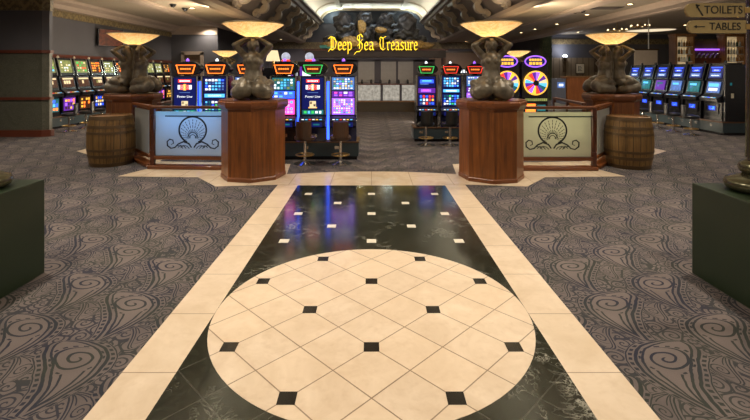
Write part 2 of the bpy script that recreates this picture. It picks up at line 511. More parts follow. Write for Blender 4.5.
# ================================================================ SHELL
H1 = 3.9; YE = 34.2
struct(MB().b2(-10.1, -9.9, 2, 22.4, 0, H1).build('wall_left', 'wall_grey'))
struct(MB().b2(-10.1, -7.6, 22.4, 22.7, 0, H1).build('wall_left_return', 'wall_grey'))
struct(MB().b2(-10, 11.0, YE, YE + .2, 0, 5.3).build('wall_back', 'wall_dark'))
struct(MB().b2(10.3, 14.2, 27, 27.2, 0, H1).build('wall_back_right', 'ribbed_wall'))
struct(MB().b2(10.3, 10.5, 27.2, YE, 0, H1).build('wall_right_return', 'wall_grey'))
struct(MB().b2(14.2, 26, 27, 27.2, 0, H1).build('wall_bar', 'wall_grey'))
struct(MB().b2(25.8, 26, 2, 27, 0, H1).build('wall_right', 'wall_grey'))
struct(MB().b2(-8, -7.8, 22.7, YE, 0, H1).build('wall_left_inner', 'wall_dark'))
for sx, nm, xo in ((-1, 'left', 10.1), (1, 'right', 26)):
    a, b = sorted((sx * 5.1, sx * xo))
    struct(MB().b2(a, b, YB, YE, H1, H1 + .1).build('ceiling_' + nm, 'ceiling_paint'))
    # sloping soffit, upper moulding, cove
    def q(pts, m, nme, smooth=None):
        o = MB(); o.prism([(sx * x, z) for x, z in pts], 'y', YB, YE)
        return struct(o.build(nme, m, smooth=smooth))
    q([(5.1, H1), (4.1, 5.15), (4.2, 5.25), (5.3, 4.0)], 'soffit_mauve', 'wall_soffit_' + nm)
    q([(4.95, 3.97), (5.03, 3.86), (5.25, 3.80), (5.6, 3.84), (5.6, 3.9), (5.1, 3.9)], 'molding', 'trim_1_' + nm)
    q([(4.2, 5.05), (4.05, 5.05), (4.0, 5.2), (3.85, 5.22), (3.78, 5.36), (3.62, 5.38), (3.58, 5.46), (3.9, 5.5), (4.2, 5.3)], 'molding', 'trim_2_' + nm)
    q([(7.1, 3.84), (7.25, 3.80), (7.45, 3.80), (7.6, 3.84), (7.6, 3.9), (7.1, 3.9)], 'molding', 'trim_3_' + nm)
    arc = [(2.5 + 1.4 * math.cos(t), 5.4 + 1.0 * math.sin(t)) for t in [PI / 2 * k / 10 for k in range(11)]]
    arc2 = [(x + .06, z + .06) for x, z in reversed(arc)]
    q(arc + arc2, 'vault_paint', 'ceiling_cove_' + nm, 40)
    # crown and frieze along the side
    cx = 9.9 if sx < 0 else 9.7
    q([(cx - .5, H1), (cx - .45, 3.82), (cx - .28, 3.74), (cx - .2, 3.62), (cx, 3.6), (cx, H1)], 'molding', 'trim_4_' + nm)
    q([(cx - .03, 3.38), (cx, 3.38), (cx, 3.6), (cx - .03, 3.6)] if sx < 0 else [(cx - .5, 3.70), (cx, 3.60), (cx + .3, 3.70), (cx + .3, H1), (cx - .5, H1)], 'frieze' if sx < 0 else 'molding', 'trim_5_' + nm)
struct(MB().b2(-2.55, 2.55, YB, YE, 6.4, 6.46).build('ceiling_vault', 'vault_panel'))
struct(MB().b2(-4.3, 4.3, YE - .05, YE + .15, 5.3, 6.5).build('wall_vault_end', 'wall_blue'))
o = MB()
for sx in (-1, 1):
    o.b2(sx * 2.32 - .17, sx * 2.32 + .17, YB, YE - .05, 6.32, 6.4)
for y in (3, 8.6, 14.2, 19.8, 25.4, 31):
    o.b2(-2.15, 2.15, y - .2, y + .2, 6.33, 6.4)
    for sx in (-1, 1):
        pts = [(sx * (2.5 + 1.36 * math.cos(t)), 5.4 + .96 * math.sin(t)) for t in [PI / 2 * k / 8 for k in range(9)]]
        o.ribbon(pts, .09, 'y', y - .16, y + .16)
struct(o.build('trim_vault_ribs', 'vault_paint'))
# end arch moulding of the vault
pts = [(-3.85, 5.3)] + [(-2.5 - 1.35 * math.cos(t), 5.4 + .95 * math.sin(t)) for t in [PI / 2 * k / 8 for k in range(9)]]
pts += [(-x, z) for x, z in reversed(pts)]
struct(MB().ribbon(pts, .22, 'y', YE - .4, YE - .1).build('trim_vault_end', 'plaster'))
# frieze of far wall, wainscot rails of left wall
struct(MB().b2(-7.8, 10.3, YE - .06, YE, 3.40, 3.9).build('trim_back_frieze', 'frieze'))
struct(MB().b2(-9.9, -9.85, 11.6, 22.4, 2.1, 2.2).build('trim_left_rail', 'red_trim'))
struct(MB().b2(-10, -7.62, 22.36, 22.4, 3.5, 3.9).build('trim_return_crown', 'molding'))
struct(MB().b2(10.35, 26, 26.94, 27, 3.3, 3.62).build('trim_right_frieze', 'frieze'))
# doorway in return wall
o = MB(); x0, x1 = PX(181, 22.3), PX(203, 22.3)
o.b2(x0, x0 + .14, 22.3, 22.4, 0, 2.62); o.b2(x1 - .14, x1, 22.3, 22.4, 0, 2.62); o.b2(x0, x1, 22.3, 22.4, 2.5, 2.66)
o.b2(x0 + .14, x1 - .14, 22.36, 22.4, 0, 2.5, 1)
struct(o.build('door_1', ['molding', 'wall_tan']))

# big pier at left
pr = MB()
def pier(z0, z1, e=0.0):
    return MB().prism([(-13, 11.55 - e), (-8.40 + e * .4, 11.55 - e), (-8.27 + e, 11.63 - e * .4), (-8.27 + e, 11.74), (-13, 11.74)], 'z', z0, z1)
struct(pier(.17, 2.14).build('column_left', 'granite'))
struct(pier(2.2, 3.22).build('column_left_upper', 'wall_grey'))
struct(pier(3.22, 3.88, .03).build('trim_pier_frieze', 'frieze'))
struct(pier(0, .17, .05).build('baseboard_pier', 'red_trim'))
struct(pier(2.13, 2.21, .04).build('trim_pier_rail', 'red_trim'))
struct(pier(.94, 1.01, .04).build('trim_pier_dado', 'red_trim'))
struct(MB().b2(10.02, 10.55, 26.5, 27, 0, H1).build('column_right', 'green_marble'))

# ---------------------------------------------------------------- corbels
def make_corbel():
    t = thing('scroll_corbel', '', 'corbel', (0, 0, 0), 0, 'carved scroll corbels of the vault')
    def spiral(c, r0, a0, turns, sgn, n=20):
        return [(c[0] + r0 * (1 - .82 * k / n) * math.cos(a0 + sgn * 2 * PI * turns * k / n), c[1] + r0 * (1 - .82 * k / n) * math.sin(a0 + sgn * 2 * PI * turns * k / n)) for k in range(n + 1)]
    # profile in local X-Z; x = out from vault, z up; origin at lower outer end
    S = [(-.86, 1.22), (-1.04, 1.14), (-1.10, .96), (-.98, .82), (-.78, .82), (-.62, .80), (-.54, .66), (-.62, .50), (-.60, .32), (-.44, .22), (-.26, .24), (-.14, .14), (-.16, .02)]
    # smooth
    def cr(P, m=6):
        out = []
        for i in range(len(P) - 1):
            p0, p1, p2, p3 = [Vector(P[max(0, min(len(P) - 1, i + k))]) for k in (-1, 0, 1, 2)]
            for k in range(m):
                u = k / m
                out.append(.5 * ((2 * p1) + (p2 - p0) * u + (2 * p0 - 5 * p1 + 4 * p2 - p3) * u * u + (3 * p1 - p0 - 3 * p2 + p3) * u ** 3))
        out.append(Vector(P[-1])); return out
    c = cr(S); n = len(c)
    MB().ribbon(c, [.10 + .11 * math.sin(PI * k / (n - 1)) for k in range(n)], 'y', -.15, .15).build('scroll', 'plaster', t, smooth=50)
    MB().ribbon(spiral((-.24, .12), .12, -PI / 2, 1.3, 1), .07, 'y', -.25, .25).build('volute', 'plaster', t, smooth=50)
    MB().ribbon(spiral((-.90, 1.10), .13, PI, 1.3, -1), .07, 'y', -.25, .25).build('volute', 'plaster', t, smooth=50)
    MB().ribbon([(-.30, .10), (-.46, .40), (-.70, .62), (-.92, .78)], [.04, .10, .10, .04], 'y', -.07, .07).build('acanthus_leaf', 'plaster', t)
    return t
cb = make_corbel(); first = True
for sx, side in ((-1, 'left'), (1, 'right')):
    for k in range(9):
        y = 10.6 + 2.75 * k
        lab = f'carved scroll corbel, {ORD[k]} from the front in the {side} row under the vault'
        loc = (sx * 5.0, y, 3.95); rz = 0 if sx > 0 else PI
        if first: cb.location = loc; cb.rotation_euler.z = rz; cb['label'] = lab; first = False
        else: dup(cb, loc, rz, lab)

# ---------------------------------------------------------------- downlights, domes, vents
def make_down():
    t = thing('downlight', '', 'ceiling light', (0, 0, 0), 0, 'recessed ceiling downlights')
    MB().lathe([(.075, -.012), (.12, -.012), (.12, 0), (.075, 0)], 18, caps=False).build('trim_ring', 'brass', t, smooth=40)
    MB().lathe([(.078, -.006), (.078, 0)], 18).build('lamp', 'e_down', t)
    return t
dl = make_down(); first = True
DL = [(129, 1, 'above the left wall slot machines, nearest the camera'), (167, 12, 'above the left wall television'), (192, 8, 'on the left ceiling beside two dark camera domes'),
      (195, 20, 'on the left ceiling above the doorway wall'), (216, 26, 'just left of the big front left bowl'), (281, 39.5, 'farthest back on the left ceiling'),
      (630, 4, 'nearest the camera on the right ceiling'), (587, 14.5, 'on the right ceiling beside two dark camera domes'), (578, 32, 'above the wooden podium'),
      (557, 24, 'above the green marble column'), (535, 29, 'above the right prize wheel machine'), (521, 32.5, 'just right of the front right bowl'),
      (739, 17, 'between the two hanging arrow boards'), (685, 25, 'above the left backlit bar cabinet'), (658, 31.5, 'beyond the oval ceiling dome'), (466, 42, 'farthest back on the right ceiling')]
DLP = []
for px, y, lab in DL:
    d = (H1 - EYE) * F / (HY - y); d = min(d, 33.4)
    loc = (PX(px, d), d, H1 - .001); lab = 'small glowing recessed downlight ' + lab
    DLP.append(loc)
    if first: dl.location = loc; dl['label'] = lab; first = False
    else: dup(dl, loc, 0, lab)
def dome_cam(px, y, lab):
    d = (H1 - EYE) * F / (HY - y)
    t = thing('ceiling_camera', lab, 'camera', (PX(px, d), d, H1))
    MB().lathe([(.11, -.03), (.11, .02)], 16).build('base', 'vent_dark', t, smooth=40)
    MB().lathe([(.001, -.12), (.05, -.105), (.08, -.07), (.09, -.03)], 16).build('dome', 'cab_black', t, smooth=180)
dome_cam(173, 4, 'left of two dark camera domes on the left ceiling'); dome_cam(185, 8, 'right of two dark camera domes on the left ceiling')
dome_cam(575, 10.5, 'left of two dark camera domes on the right ceiling'); dome_cam(583, 9.5, 'right of two dark camera domes on the right ceiling')
t = thing('ceiling_vent', 'dark slatted air vent in the right ceiling', 'vent', (PX(607, 15.9), 15.9, H1))
MB().b2(-.45, .45, -.3, .3, -.015, 0).build('frame', 'vent_dark', t)
o = MB()
for k in range(9): o.box((0, -.26 + .065 * k, -.02), (.82, .03, .008), 0)
o.build('slats', 'soffit_mauve', t)
t = thing('ceiling_dome', 'large oval glowing cream dome recessed in right ceiling', 'ceiling light', (14.9, 24.2, H1))
o = MB().lathe([(1.15, -.02), (1.3, -.06), (1.42, -.02), (1.42, 0)], 40, caps=False); o.build('rim', 'molding', t, smooth=50)
MB().lathe([(1.16, -.015), (1.16, 0)], 40).build('diffuser', 'e_dome', t)
def chandelier(loc, lab, s=1.0):
    t = thing('chandelier', lab, 'chandelier', loc)
    MB().tube([(0, 0, 0), (0, 0, -.22 * s)], .015, 8).build('stem', 'brass', t)
    ring = [(.42 * s * math.cos(2 * PI * k / 20), .42 * s * math.sin(2 * PI * k / 20), -.22 * s) for k in range(20)]
    o = MB().tube(ring, .02, 6, closed=True)
    for k in range(4):
        a = PI / 4 * (2 * k + 1); o.tube([(0, 0, -.2 * s), (.42 * s * math.cos(a), .42 * s * math.sin(a), -.22 * s)], .012, 6)
    o.build('ring', 'brass', t, smooth=60)
    for k in range(8):
        a = 2 * PI * k / 8
        MB().ball((.42 * s * math.cos(a), .42 * s * math.sin(a), -.17 * s), .032 * s, 0, 10).build('bulb', 'e_bulb', t, smooth=180)
    o = MB()
    for k in range(20):
        a = 2 * PI * (k + .5) / 20
        o.lathe([(.001, -.1 * s), (.018 * s, -.05 * s), (.001, 0)], 6, 0, (.42 * s * math.cos(a), .42 * s * math.sin(a), -.24 * s))
    o.build('crystal_drops', 'bottle_clear', t); return t
chandelier((PX(640, 20.5), 20.5, H1), 'small lit chandelier hanging left of the oval ceiling dome', .9)
chandelier((PX(617, 19.5), 19.5, 3.62), 'small dark crystal chandelier behind the middle right bowl', .9)
MB().tube([(0, 0, 0), (0, 0, .3)], .012, 6).build('stem', 'brass', [q_ for q_ in bpy.data.objects if q_.name.startswith('chandelier')][-1])

# ================================================================ PEDESTALS, SIRENS, BOWLS
def make_pedestal():
    t = thing('pedestal', '', 'pedestal')
    rot = PI / 8
    MB().lathe([(.492, .06), (.492, 1.06)], 8, rot0=rot).build('body', 'mahogany', t)
    MB().lathe([(.503, 0), (.503, .05), (.497, .06), (.485, .07)], 8, rot0=rot).build('base_molding', 'mahogany_x', t)
    MB().lathe([(.492, 1.05), (.50, 1.08), (.53, 1.10), (.545, 1.14), (.545, 1.185), (.53, 1.20), (.525, 1.22)], 8, rot0=rot).build('cap', 'mahogany_x', t)
    return t
def make_siren_mesh():
    b = MB()
    def chain(P, Rr):
        for (p, r) in zip(P, Rr): b.ball(p, r, 0, 12)
        for i in range(len(P) - 1):
            p, q = Vector(P[i]), Vector(P[i + 1]); m = 4
            for k in range(1, m):
                u = k / m; b.ball(p.lerp(q, u), Rr[i] * (1 - u) + Rr[i + 1] * u, 0, 12)
    for s in (-1, 1):
        chain([(s * .065, .02, .23), (s * .10, -.10, .21), (s * .115, -.21, .17), (s * .185, -.20, .125), (s * .225, -.10, .115), (s * .225, .0, .10), (s * .16, .08, .08), (s * .08, .10, .06)],
              [.115, .125, .135, .12, .105, .09, .07, .05])
        # coil crest on the outside of the tail
        chain([(s * .22, -.16, .23), (s * .25, -.06, .25), (s * .24, .03, .21)], [.06, .075, .05])
        chain([(s * .10, -.17, .27), (s * .13, -.08, .30)], [.085, .08])
        chain([(s * .125, .02, .705), (s * .15, .01, .735)], [.052, .05])                       # shoulder
        chain([(s * .15, .01, .735), (s * .262, -.09, .875)], [.054, .045])                      # upper arm
        chain([(s * .262, -.09, .875), (s * .12, -.02, .972)], [.044, .032])                     # forearm
        chain([(s * .12, -.02, .972), (s * .075, -.015, .985)], [.028, .026])                    # palm
        for k in range(4):
            chain([(s * .075, -.045 + .019 * k, .985), (s * (.035 - .004 * (k % 2)), -.05 + .022 * k, .992)], [.0115, .010])
        chain([(s * .10, -.04, .975), (s * .085, -.066, .985)], [.012, .010])                    # thumb
        b.ball((s * .056, -.078, .625), (.052, .05, .052), 0, 12)                                # breast
        b.ball((s * .082, -.005, .87), (.014, .02, .026), 0, 8)                                  # ear
        b.ball((s * .03, -.078, .885), (.014, .010, .008), 0, 8)                                 # eye
    chain([(0, .03, .33), (0, .035, .40), (0, .035, .48), (0, .02, .58), (0, .02, .66)], [.15, .138, .122, .132, .125])
    b.ball((0, .02, .60), (.158, .115, .12), 0, 14); b.ball((0, .02, .69), (.178, .085, .068), 0, 14)
    chain([(0, .02, .73), (0, .01, .80)], [.05, .044])
    b.ball((0, -.005, .88), (.074, .085, .095), 0, 16); b.ball((0, -.05, .835), (.042, .038, .034), 0, 10)
    b.ball((0, -.094, .862), (.012, .020, .022), 0, 8); b.ball((0, -.082, .826), (.022, .010, .007), 0, 8)
    b.ball((0, -.072, .905), (.052, .02, .012), 0, 8)
    chain([(0, .035, .90), (0, .085, .84), (0, .10, .74), (0, .10, .62), (0, .09, .54)], [.088, .08, .075, .06, .035])
    ob = b.build('siren_tmp', 'bronze')
    rm = ob.modifiers.new('r', 'REMESH'); rm.mode = 'VOXEL'; rm.voxel_size = .010; rm.use_smooth_shade = True
    sm = ob.modifiers.new('s', 'SMOOTH'); sm.factor = .5; sm.iterations = 3
    dg = bpy.context.evaluated_depsgraph_get(); dg.update()
    me = bpy.data.meshes.new_from_object(ob.evaluated_get(dg))
    bpy.data.objects.remove(ob)
    me.name = 'siren'
    me.polygons.foreach_set('use_smooth', [True] * len(me.polygons))
    return me
siren_me = make_siren_mesh()
def make_statue():
    t = thing('siren_statue', '', 'statue')
    for s in range(2):
        o = bpy.data.objects.new('siren', siren_me); COL.objects.link(o); o.parent = t
        a = PI * s; o.scale = (1, 1, .955)
        o.location = (.175 * math.sin(a), -.175 * math.cos(a), 0); o.rotation_euler.z = a
        o['label'] = 'bronze twin-tailed mermaid figure with both arms raised'
    MB().lathe([(.07, 0), (.06, .3), (.035, .7), (.035, .90), (.09, .935), (.09, .95)], 14).build('support_stem', 'bronze', t, smooth=50)
    return t
def make_bowl():
    t = thing('bowl_lamp', '', 'lamp')
    prof = [(.001, .0), (.10, .004), (.19, .035), (.30, .095), (.40, .155), (.475, .205), (.478, .212)]
    MB().lathe(prof, 40, caps=False).build('bowl_shade', 'alabaster', t, smooth=60)
    MB().tube([(.476 * math.cos(2 * PI * k / 40), .476 * math.sin(2 * PI * k / 40), .208) for k in range(40)], .008, 8, closed=True).build('rim', 'sign_gold', t, smooth=180)
    MB().lathe([(.11, -.012), (.115, .0), (.09, .006)], 24).build('base_ring', 'bronze', t, smooth=40)
    MB().ball((0, 0, .05), .03, 0, 12).build('bulb', 'e_bulb', t, smooth=180)
    return t
ped = make_pedestal(); sta = make_statue(); bow = make_bowl(); first = True
PSPOT = [(-1.875, 7.2, -.21, 1.22, 'front left', .20), (1.88, 7.13, .21, 1.22, 'front right', -.20), (-4.80, 9.15, 0, 1.22, 'middle left', 1.42), (4.82, 9.1, 0, 1.22, 'middle right', 1.72),
         (PX(226, 16.4), 16.4, 0, 1.22, 'rear left', 0), (PX(517, 16.4), 16.4, 0, 1.22, 'rear right', 0)]
WHERE = {'front left': 'left of the walkway end, nearer pair', 'front right': 'right of the walkway end, nearer pair', 'middle left': 'behind the left barrel', 'middle right': 'behind the right barrel',
         'rear left': 'far back behind the left slot bank', 'rear right': 'far back behind the prize wheel machines'}
for x, y, rz, h, w, sr in PSPOT:
    a = f'octagonal mahogany pedestal carrying a bronze statue, {WHERE[w]}'
    b = f'bronze mermaid group statue with raised arms, {WHERE[w]}'
    c = f'glowing amber alabaster bowl lamp held by the statue {WHERE[w]}'
    if first:
        ped.location = (x, y, .004); ped.rotation_euler.z = rz; ped['label'] = a; ped['group'] = 'statue pedestals'
        sta.location = (x, y, h + .004); sta.rotation_euler.z = sr; sta['label'] = b; sta['group'] = 'bronze siren statues'
        sta.rotation_euler.z = sr; bow.location = (x, y, h + .98); bow['label'] = c; bow['group'] = 'alabaster bowl lamps'; first = False
    else:
        zz = .004 if y < 12 else 0
        dup(ped, (x, y, zz), rz, a); dup(sta, (x, y, h + zz), sr, b); dup(bow, (x, y, h + .976 + zz), 0, c)

# ================================================================ BARRELS
def barrel(x, y, rz, lab):
    t = thing('barrel', lab, 'barrel', (x, y, 0), rz, 'oak barrels')
    Hh = .88
    def r(z): return .335 + .055 * (1 - ((z - Hh / 2) / (Hh / 2)) ** 2)
    zs = [Hh * k / 14 for k in range(15)]
    MB().lathe([(.30, .03)] + [(r(z), z) for z in zs] + [(.31, Hh), (.31, Hh - .03), (.001, Hh - .03)], 44).build('staves', 'staves', t, smooth=40)
    for z0, z1 in ((.005, .065), (.16, .21), (.27, .31), (.57, .61), (.67, .72), (.815, .875)):
        MB().lathe([(r(z0) + .001, z0), (r(z0) + .006, z0), (r(z1) + .006, z1), (r(z1) + .001, z1)], 44, caps=False).build('hoop', 'hoop', t, smooth=30)
    MB().lathe([(.309, Hh - .029), (.309, Hh - .02)], 40).build('head', 'bar_wood', t)
    return t
barrel(PX(111.5, 8.15), 8.15, .3, 'brown oak barrel on the carpet in front of the left balustrade')
barrel(PX(628.5, 7.95), 7.95, 1.1, 'brown oak barrel on the carpet in front of the right balustrade')

# ================================================================ BALUSTRADES
def balustrade(A, B, lab, glass, emblem=True, strip=None, posts=(1, 1), group='glass balustrades', mid=.47):
    A, B = Vector(A), Vector(B); L = (B - A).length; ang = math.atan2(B.y - A.y, B.x - A.x)
    t = thing('balustrade', lab, 'balustrade', (A.x, A.y, .004), ang, group)
    MB().b2(-.03, L + .03, -.045, .045, 1.02, 1.07, 0, .012).build('top_rail', 'mahogany_x', t)
    MB().b2(0, L, -.03, .03, .155, .215, 0, .008).build('bottom_rail', 'mahogany_x', t)
    MB().b2(-.06, L + .04, -.09, .09, 0, .06, 0, .012).build('base_rail', 'mahogany_x', t)
    for k, x in zip(posts, (0, L)):
        if k:
            MB().b2(x - .035, x + .035, -.035, .035, .06, .30, 0, .005).lathe([(.03, .30), (.036, .34), (.026, .40), (.024, .82), (.034, .88), (.028, .92)], 12, 0, (x, 0, 0)).b2(x - .035, x + .035, -.035, .035, .92, 1.02, 0, .005).build('post', 'dark_mahogany', t)
    g = MB().b2(.05, L - .05, -.006, .006, .20, .975).build('glass_panel', glass, t)
    if strip:
        MB().b2(.06, L - .06, .008, .028, .925, .965).build('light_strip', strip, t)
    if emblem:
        cx = L * mid; cz = .66; r = .225
        o = MB()
        a0, a1 = -1.15, PI + 1.15
        ring = [(cx + r * math.cos(a0 + (a1 - a0) * k / 30) * 1.05, cz + r * math.sin(a0 + (a1 - a0) * k / 30)) for k in range(31)]
        o.ribbon(ring, .027, 'y', -.012, -.0062)
        for k in range(17):                                   # scallop rays
            a = PI * (-.10 + 1.2 * k / 16); c0 = (cx, cz - .12)
            ca, sa = math.cos(a), math.sin(a)
            rr = .315 * (.60 + .40 * sa)
            for q0, q1 in ((.26, .44), (.50, .64), (.69, .82), (.86, .95)):
                o.ribbon([(c0[0] + rr * q0 * ca, c0[1] + rr * q0 * sa), (c0[0] + rr * q1 * ca, c0[1] + rr * q1 * sa)], .0085, 'y', -.010, -.0062)
        for rr in (.05, .085):
            o.ribbon([(cx + rr * math.cos(PI * k / 10), cz - .13 + rr * math.sin(PI * k / 10)) for k in range(11)], .012, 'y', -.010, -.0062)
        for s in (-1, 1):                                     # wave scrolls
            pts = [(cx + s * .02, .36), (cx + s * .07, .43), (cx + s * .16, .46), (cx + s * .25, .42), (cx + s * .31, .36), (cx + s * .38, .345), (cx + s * .44, .39), (cx + s * .445, .46), (cx + s * .40, .50), (cx + s * .345, .485), (cx + s * .335, .43), (cx + s * .375, .41)]
            o.ribbon(pts, [.02, .026, .025, .022, .02, .02, .024, .022, .02, .018, .015, .011], 'y', -.012, -.0062)
            for q_, ln in ((0, .0), (1, .055), (2, .11)):
                pts = [(cx + s * (.06 + ln), .345), (cx + s * (.10 + ln), .385), (cx + s * (.16 + ln), .395), (cx + s * (.21 + ln * .9), .36)]
                o.ribbon(pts, .012, 'y', -.010, -.0062)
        o.b2(.22, L - .02, -.012, -.0062, .885, .905); o.b2(.05, L - .05, -.012, -.0062, .205, .222)
        e = o.build('shell_emblem', 'emblem_dark', g); e['label'] = 'dark etched scallop shell above two scrolls'
    return t
balustrade((-3.74, 7.75), (-2.42, 7.68), 'blue lit frosted glass balustrade with etched shell, left of walkway', 'frost_glass', True, 'e_strip_blue', (1, 0), mid=.53)
balustrade((2.42, 7.62), (3.74, 7.62), 'pale yellow frosted glass balustrade with etched shell, right of walkway', 'frost_warm', True, 'e_strip_warm', (0, 1))
balustrade((-4.50, 8.60), (-3.87, 7.91), 'plain frosted balustrade panel angled between left barrel and shell panel', 'frost_plain', False, None, (1, 0))
balustrade((3.87, 7.79), (4.50, 8.56), 'plain frosted balustrade panel angled beside the right barrel', 'frost_plain', False, None, (0, 1))
for sx, w in ((-1, 'left'), (1, 'right')):
    x0, y0, x1, y1 = 4.0 * sx, 8.55, 4.2 * sx, 10.4
    t = thing('hand_rail', f'dark wooden rail on posts behind the {w} shell balustrade', 'railing', (x0, y0, .004), math.atan2(y1 - y0, x1 - x0))
    L = math.hypot(x1 - x0, y1 - y0)
    MB().b2(-.03, L + .03, -.04, .04, 1.02, 1.07, 0, .012).build('top_rail', 'dark_mahogany', t)
    for k in range(3):
        MB().b2(L * k / 2 - .03, L * k / 2 + .03, -.03, .03, 0, 1.02, 0, .005).build('post', 'dark_mahogany', t)
    MB().b2(.03, L - .03, -.005, .005, .2, .95).build('glass_panel', 'frost_plain', t)

# ================================================================ PLINTHS WITH SIGN POST
t = thing('display_plinth', 'dark green display plinth at the left edge of the photo', 'plinth', (-2.69, 3.73, 0))
MB().b2(-1.15, 0, -1.5, 0, 0, .767, 0, .006).build('body', 'plinth_green', t)
t = thing('display_plinth', 'dark green display plinth at the right edge of the photo', 'plinth', (2.63, 3.72, 0))
MB().b2(0, 1.15, -1.5, 0, 0, .74, 0, .006).build('body', 'plinth_green', t)
def sign_post(x, y, z, lab, hh):
    t = thing('sign_post', lab, 'post', (x, y, z))
    MB().lathe([(.17, 0), (.205, .02), (.22, .055), (.205, .09), (.14, .115), (.10, .135)], 36).build('base', 'post_bronze', t, smooth=50)
    MB().lathe([(.09, .13), (.12, .15), (.13, .185), (.115, .22), (.075, .24), (.07, .27)], 30).build('collar', 'post_bronze', t, smooth=50)
    MB().lathe([(.085, .26), (.08, .34), (.078, hh), (.10, hh + .03), (.10, hh + .07), (.001, hh + .1)], 24).build('shaft', 'post_bronze', t, smooth=40)
    return t
sp = sign_post(2.95, 3.45, .74, 'dark bronze post on the right green plinth carrying arrow boards', 1.75)
sign_post(-2.98, 3.42, .767, 'rounded bronze post base on the left green plinth', 1.75)
def text_mesh(body, size, ext, name, m, parent, loc, rot=(PI / 2, 0, 0), sx=1.0, align='CENTER'):
    cu = bpy.data.curves.new(name, 'FONT'); cu.body = body; cu.size = size; cu.extrude = ext
    cu.align_x = align; cu.align_y = 'CENTER'
    tmp = bpy.data.objects.new(name + '_tmp', cu); COL.objects.link(tmp)
    dg = bpy.context.evaluated_depsgraph_get(); dg.update()
    me = bpy.data.meshes.new_from_object(tmp.evaluated_get(dg)); bpy.data.objects.remove(tmp)
    me.materials.clear(); me.materials.append(M[m])
    o = bpy.data.objects.new(name, me); COL.objects.link(o); o.parent = parent
    o.location = loc; o.rotation_euler = rot; o.scale = (sx, 1, 1)
    return o
def arrow_board(zc, hgt, x0, x1, word, lab, arrow):
    y = 3.42
    t = thing('arrow_board', lab, 'sign', ((x0 + x1) / 2, y, zc), 0, 'direction boards on the post')
    w = x1 - x0; h = hgt / 2
    pts = [(-w / 2 + h * .9, -h)] + [(w / 2, -h), (w / 2, h), (-w / 2 + h * .9, h)]
    pts += [(-w / 2 + h * .9 - h * .9 * math.sin(a), h * math.cos(a)) for a in [PI * k / 8 for k in range(1, 8)]]
    MB().prism(pts, 'y', -.012, .012).build('board', 'sign_gold', t)
    text_mesh(word, hgt * .80, .0015, 'lettering', 'sign_ink', t, (w * .135, -.0135, 0), sx=.92)
    o = MB()
    if arrow == 'left':
        o.box((-w * .29, -.013, 0), (w * .15, .003, hgt * .07), 0); o.prism([(-w * .40, 0), (-w * .355, hgt * .12), (-w * .355, -hgt * .12)], 'y', -.0145, -.0115)
    else:
        mx = Matrix.Rotation(math.radians(58), 4, 'Y')
        o.box((-w * .275, -.013, 0), (hgt * .95, .003, hgt * .09), 0, mx=mx); o.prism([(-w * .33, hgt * .42), (-w * .26, hgt * .36), (-w * .325, hgt * .12)], 'y', -.0145, -.0115)
    o.build('arrow', 'sign_ink', t)
    MB().b2(w / 2 - .005, w / 2 + .085, -.012, .012, -.02, .02).build('bracket', 'brass', t)
d = 3.42
arrow_board(PZ(10.3, d), 14.0 * d / F, PX(685, d), PX(743.5, d), 'TOILETS', 'upper gold arrow board lettered TOILETS at top right', 'up')
arrow_board(PZ(26.8, d), 13.0 * d / F, PX(687, d), PX(745, d), 'TABLES', 'lower gold arrow board lettered TABLES at top right', 'left')

# ================================================================ SLOT MACHINES
PAL = ['e_white', 'e_blue', 'e_cyan', 'e_red', 'e_yellow', 'e_magenta', 'e_violet', 'e_green', 'e_orange', 'e_deep', 'e_cream', 'e_lime', 'e_gold', 'e_teal', 'e_screen', 'cab_black', 'e_brown', 'e_purple', 'e_pink']
PI_ = {k: i for i, k in enumerate(PAL)}
def screen(name, parent, x0, x1, z0, z1, y, bg, items, tilt=0.0):
    """glowing panel facing -Y; items (x,z,w,h,colour) in 0..1 of the panel"""
    W, Hh = x1 - x0, z1 - z0
    used = [bg]
    for it in items:
        if it[4] not in used: used.append(it[4])
    o = MB(); o.b2(-W / 2, W / 2, -.004, .012, -Hh / 2, Hh / 2, 0)
    for (x, z, w, h, c) in items:
        o.b2(-W / 2 + W * (x - w / 2), -W / 2 + W * (x + w / 2), -.0065, -.0035, -Hh / 2 + Hh * (z - h / 2), -Hh / 2 + Hh * (z + h / 2), used.index(c))
    ob = o.build(name, used, parent, loc=((x0 + x1) / 2, y, (z0 + z1) / 2))
    ob.rotation_euler.x = tilt
    return ob
def grid_items(nx, nz, cols, rng, x0=.06, x1=.94, z0=.06, z1=.94, fill=.8):
    out = []
    for i in range(nx):
        for j in range(nz):
            w = (x1 - x0) / nx; h = (z1 - z0) / nz
            out.append((x0 + w * (i + .5), z0 + h * (j + .5), w * fill * rng.uniform(.7, 1), h * fill * rng.uniform(.6, 1), rng.choice(cols)))
    return out

def trapezoid_ring(o, wt, wb, z0, z1, th, y0, y1, mi=0):
    P = [(-wt / 2, z1), (wt / 2, z1), (wb / 2, z0), (-wb / 2, z0)]
    for i in range(4):
        a, b = Vector(P[i]), Vector(P[(i + 1) % 4]); t_ = (b - a).normalized() * th * .5
        o.ribbon([a - t_, b + t_], th, 'y', y0, y1, mi)

